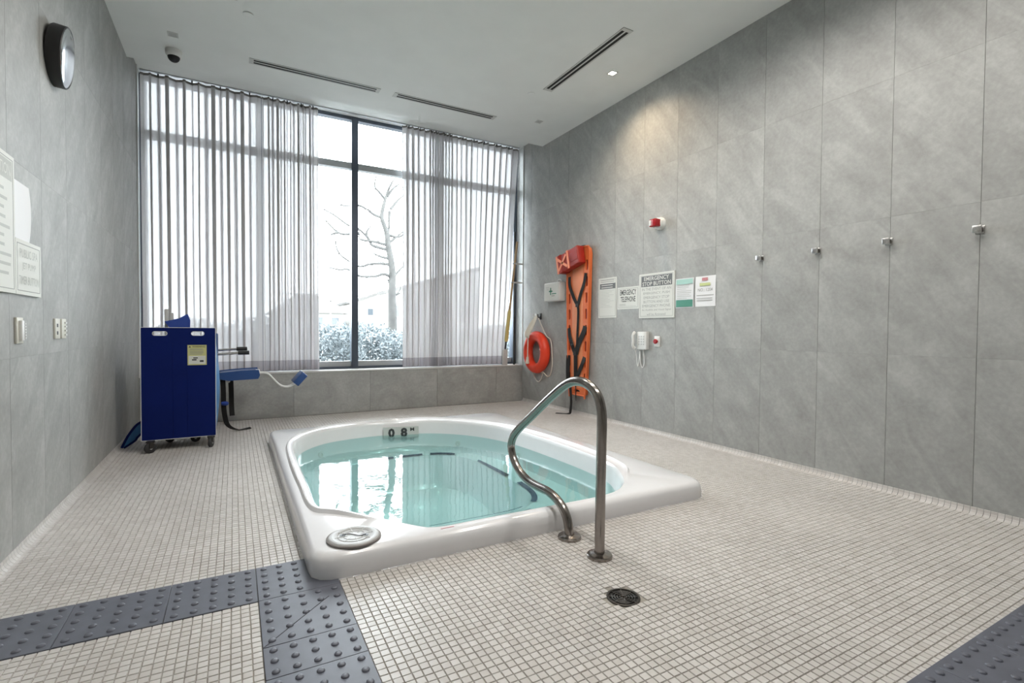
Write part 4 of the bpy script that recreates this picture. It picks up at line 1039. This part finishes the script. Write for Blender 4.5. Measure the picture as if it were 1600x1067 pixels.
rt = thing('bare_tree', (TRUNK[0][0], 12, GZ), 'bare leafless tree outside the open strip of glass', 'tree')
P = spline([(TRUNK[0][0]+.02, 12, GZ)]+TRUNK, 5); n = len(P)
MB().tube(P, [.13*(1-.78*i/(n-1)) for i in range(n)], 10).build('trunk', 'bark', rt, smooth=True)
rnd = random.Random(4)
for lm in LIMBS:
    q = spline(lm, 4); m_ = len(q); r0 = .038
    mb = MB().tube(q, [r0*(1-.62*i/(m_-1)) for i in range(m_)], 6)
    for i in range(2, m_-1, 3):
        d = norm(norm(q[i+1]-q[i])+Vector((rnd.gauss(0, .7), rnd.gauss(0, .5), rnd.gauss(.3, .6)))); k = [q[i]]
        for t in range(4): d = norm(d+Vector((rnd.gauss(0, .25), rnd.gauss(0, .2), rnd.gauss(.06, .2)))); k.append(k[-1]+d*rnd.uniform(.05, .13))
        mb.tube(k, [.011, .009, .008, .006, .004], 4)
    mb.build('branch', 'bark', rt, smooth=True)
# houses
def window_on(root, fr, u0, u1, v0, v1):
    f = MB(); fr.box(f, u0, u1, v0, v1, .0, .06); f = f.build('window', 'house_trim', root)
    p = MB(); fr.box(p, u0+.08, u1-.08, v0+.08, v1-.08, .06, .08); p.build('pane', 'house_glass', f)
h1 = thing('low_house', (5.2, 40, GZ), 'pale house with a low grey hipped roof far outside the window', 'house')
MB().box(2.6, 7.0, 38, 46, GZ, 2.25).build('walls', 'house_wall', h1)
MB().add([(2.2, 37.6, 2.2), (7.5, 37.6, 2.2), (7.5, 46.4, 2.2), (2.2, 46.4, 2.2), (4.2, 42, 3.75), (5.6, 42, 3.75)], [(0, 1, 5, 4), (1, 2, 5), (2, 3, 4, 5), (3, 0, 4), (3, 2, 1, 0)]).build('roof', 'house_roof', h1)
HF1 = Frame((0, 38, 0), (1, 0, 0), (0, 0, 1))
for u0 in (3.2, 5.0, 6.1): window_on(h1, HF1, u0, u0+.6, 1.3, 1.95)
h2 = thing('box_house', (9.0, 40, GZ), 'boxy white house with a mono-pitch roof beyond the window mullion', 'house')
MB().add([(8.0, 40, GZ), (9.9, 40, GZ), (9.9, 46, GZ), (8.0, 46, GZ), (8.0, 40, 3.1), (9.9, 40, 3.75), (9.9, 46, 3.75), (8.0, 46, 3.1)], [(0, 1, 5, 4), (1, 2, 6, 5), (2, 3, 7, 6), (3, 0, 4, 7), (4, 5, 6, 7), (3, 2, 1, 0)]).build('walls', 'house_wall', h2)
MB().obox((8.95, 43, 3.52), norm(Vector((1.9, 0, .65))), (0, 1, 0), norm(Vector((-.65, 0, 1.9))), 1.15, 3.2, .09).build('roof', 'house_roof', h2)
HF2 = Frame((0, 40, 0), (1, 0, 0), (0, 0, 1))
for u0, v0 in ((8.3, 1.0), (9.1, 1.0), (9.1, 2.1)): window_on(h2, HF2, u0, u0+.55, v0, v0+.65)
h3 = thing('modern_house', (9.5, 30, GZ), 'tall modern house with a sloping roof behind the bare tree', 'house')
MB().add([(7.95, 30, GZ), (14, 30, GZ), (14, 31.5, GZ), (7.95, 31.5, GZ), (7.95, 30, 3.25), (14, 30, 5.0), (14, 31.5, 5.0), (7.95, 31.5, 3.25)], [(0, 1, 5, 4), (1, 2, 6, 5), (2, 3, 7, 6), (3, 0, 4, 7), (4, 5, 6, 7), (3, 2, 1, 0)]).build('walls', 'house_wall', h3)
MB().obox((10.98, 30.75, 4.20), norm(Vector((6.05, 0, 1.75))), (0, 1, 0), norm(Vector((-1.75, 0, 6.05))), 3.25, .9, .10).build('roof', 'house_roof', h3)
HF3 = Frame((0, 30, 0), (1, 0, 0), (0, 0, 1))
for u0, v0, ww, hh_ in ((8.05, 1.75, .75, .85), (9.3, 1.75, .9, .9), (11, 1.75, 1.2, 1.0), (12.6, 1.75, 1, 1), (9.3, .6, 1.6, .8)): window_on(h3, HF3, u0, u0+ww, v0, v0+hh_)
gn = thing('overhead_gantry', (4.5, 28, GZ), 'thin horizontal double bar on posts above the far roofs', 'gantry')
for z_ in (2.85, 2.52): MB().box(2.0, 6.4, 28, 28.05, z_, z_+.05).build('bar', 'house_trim', gn)
for x_ in (2.3, 4.45): MB().box(x_, x_+.07, 28, 28.07, GZ, 2.86).build('post', 'house_trim', gn)

for o in list(bpy.data.objects):
    if '_o' in o: del o['_o']
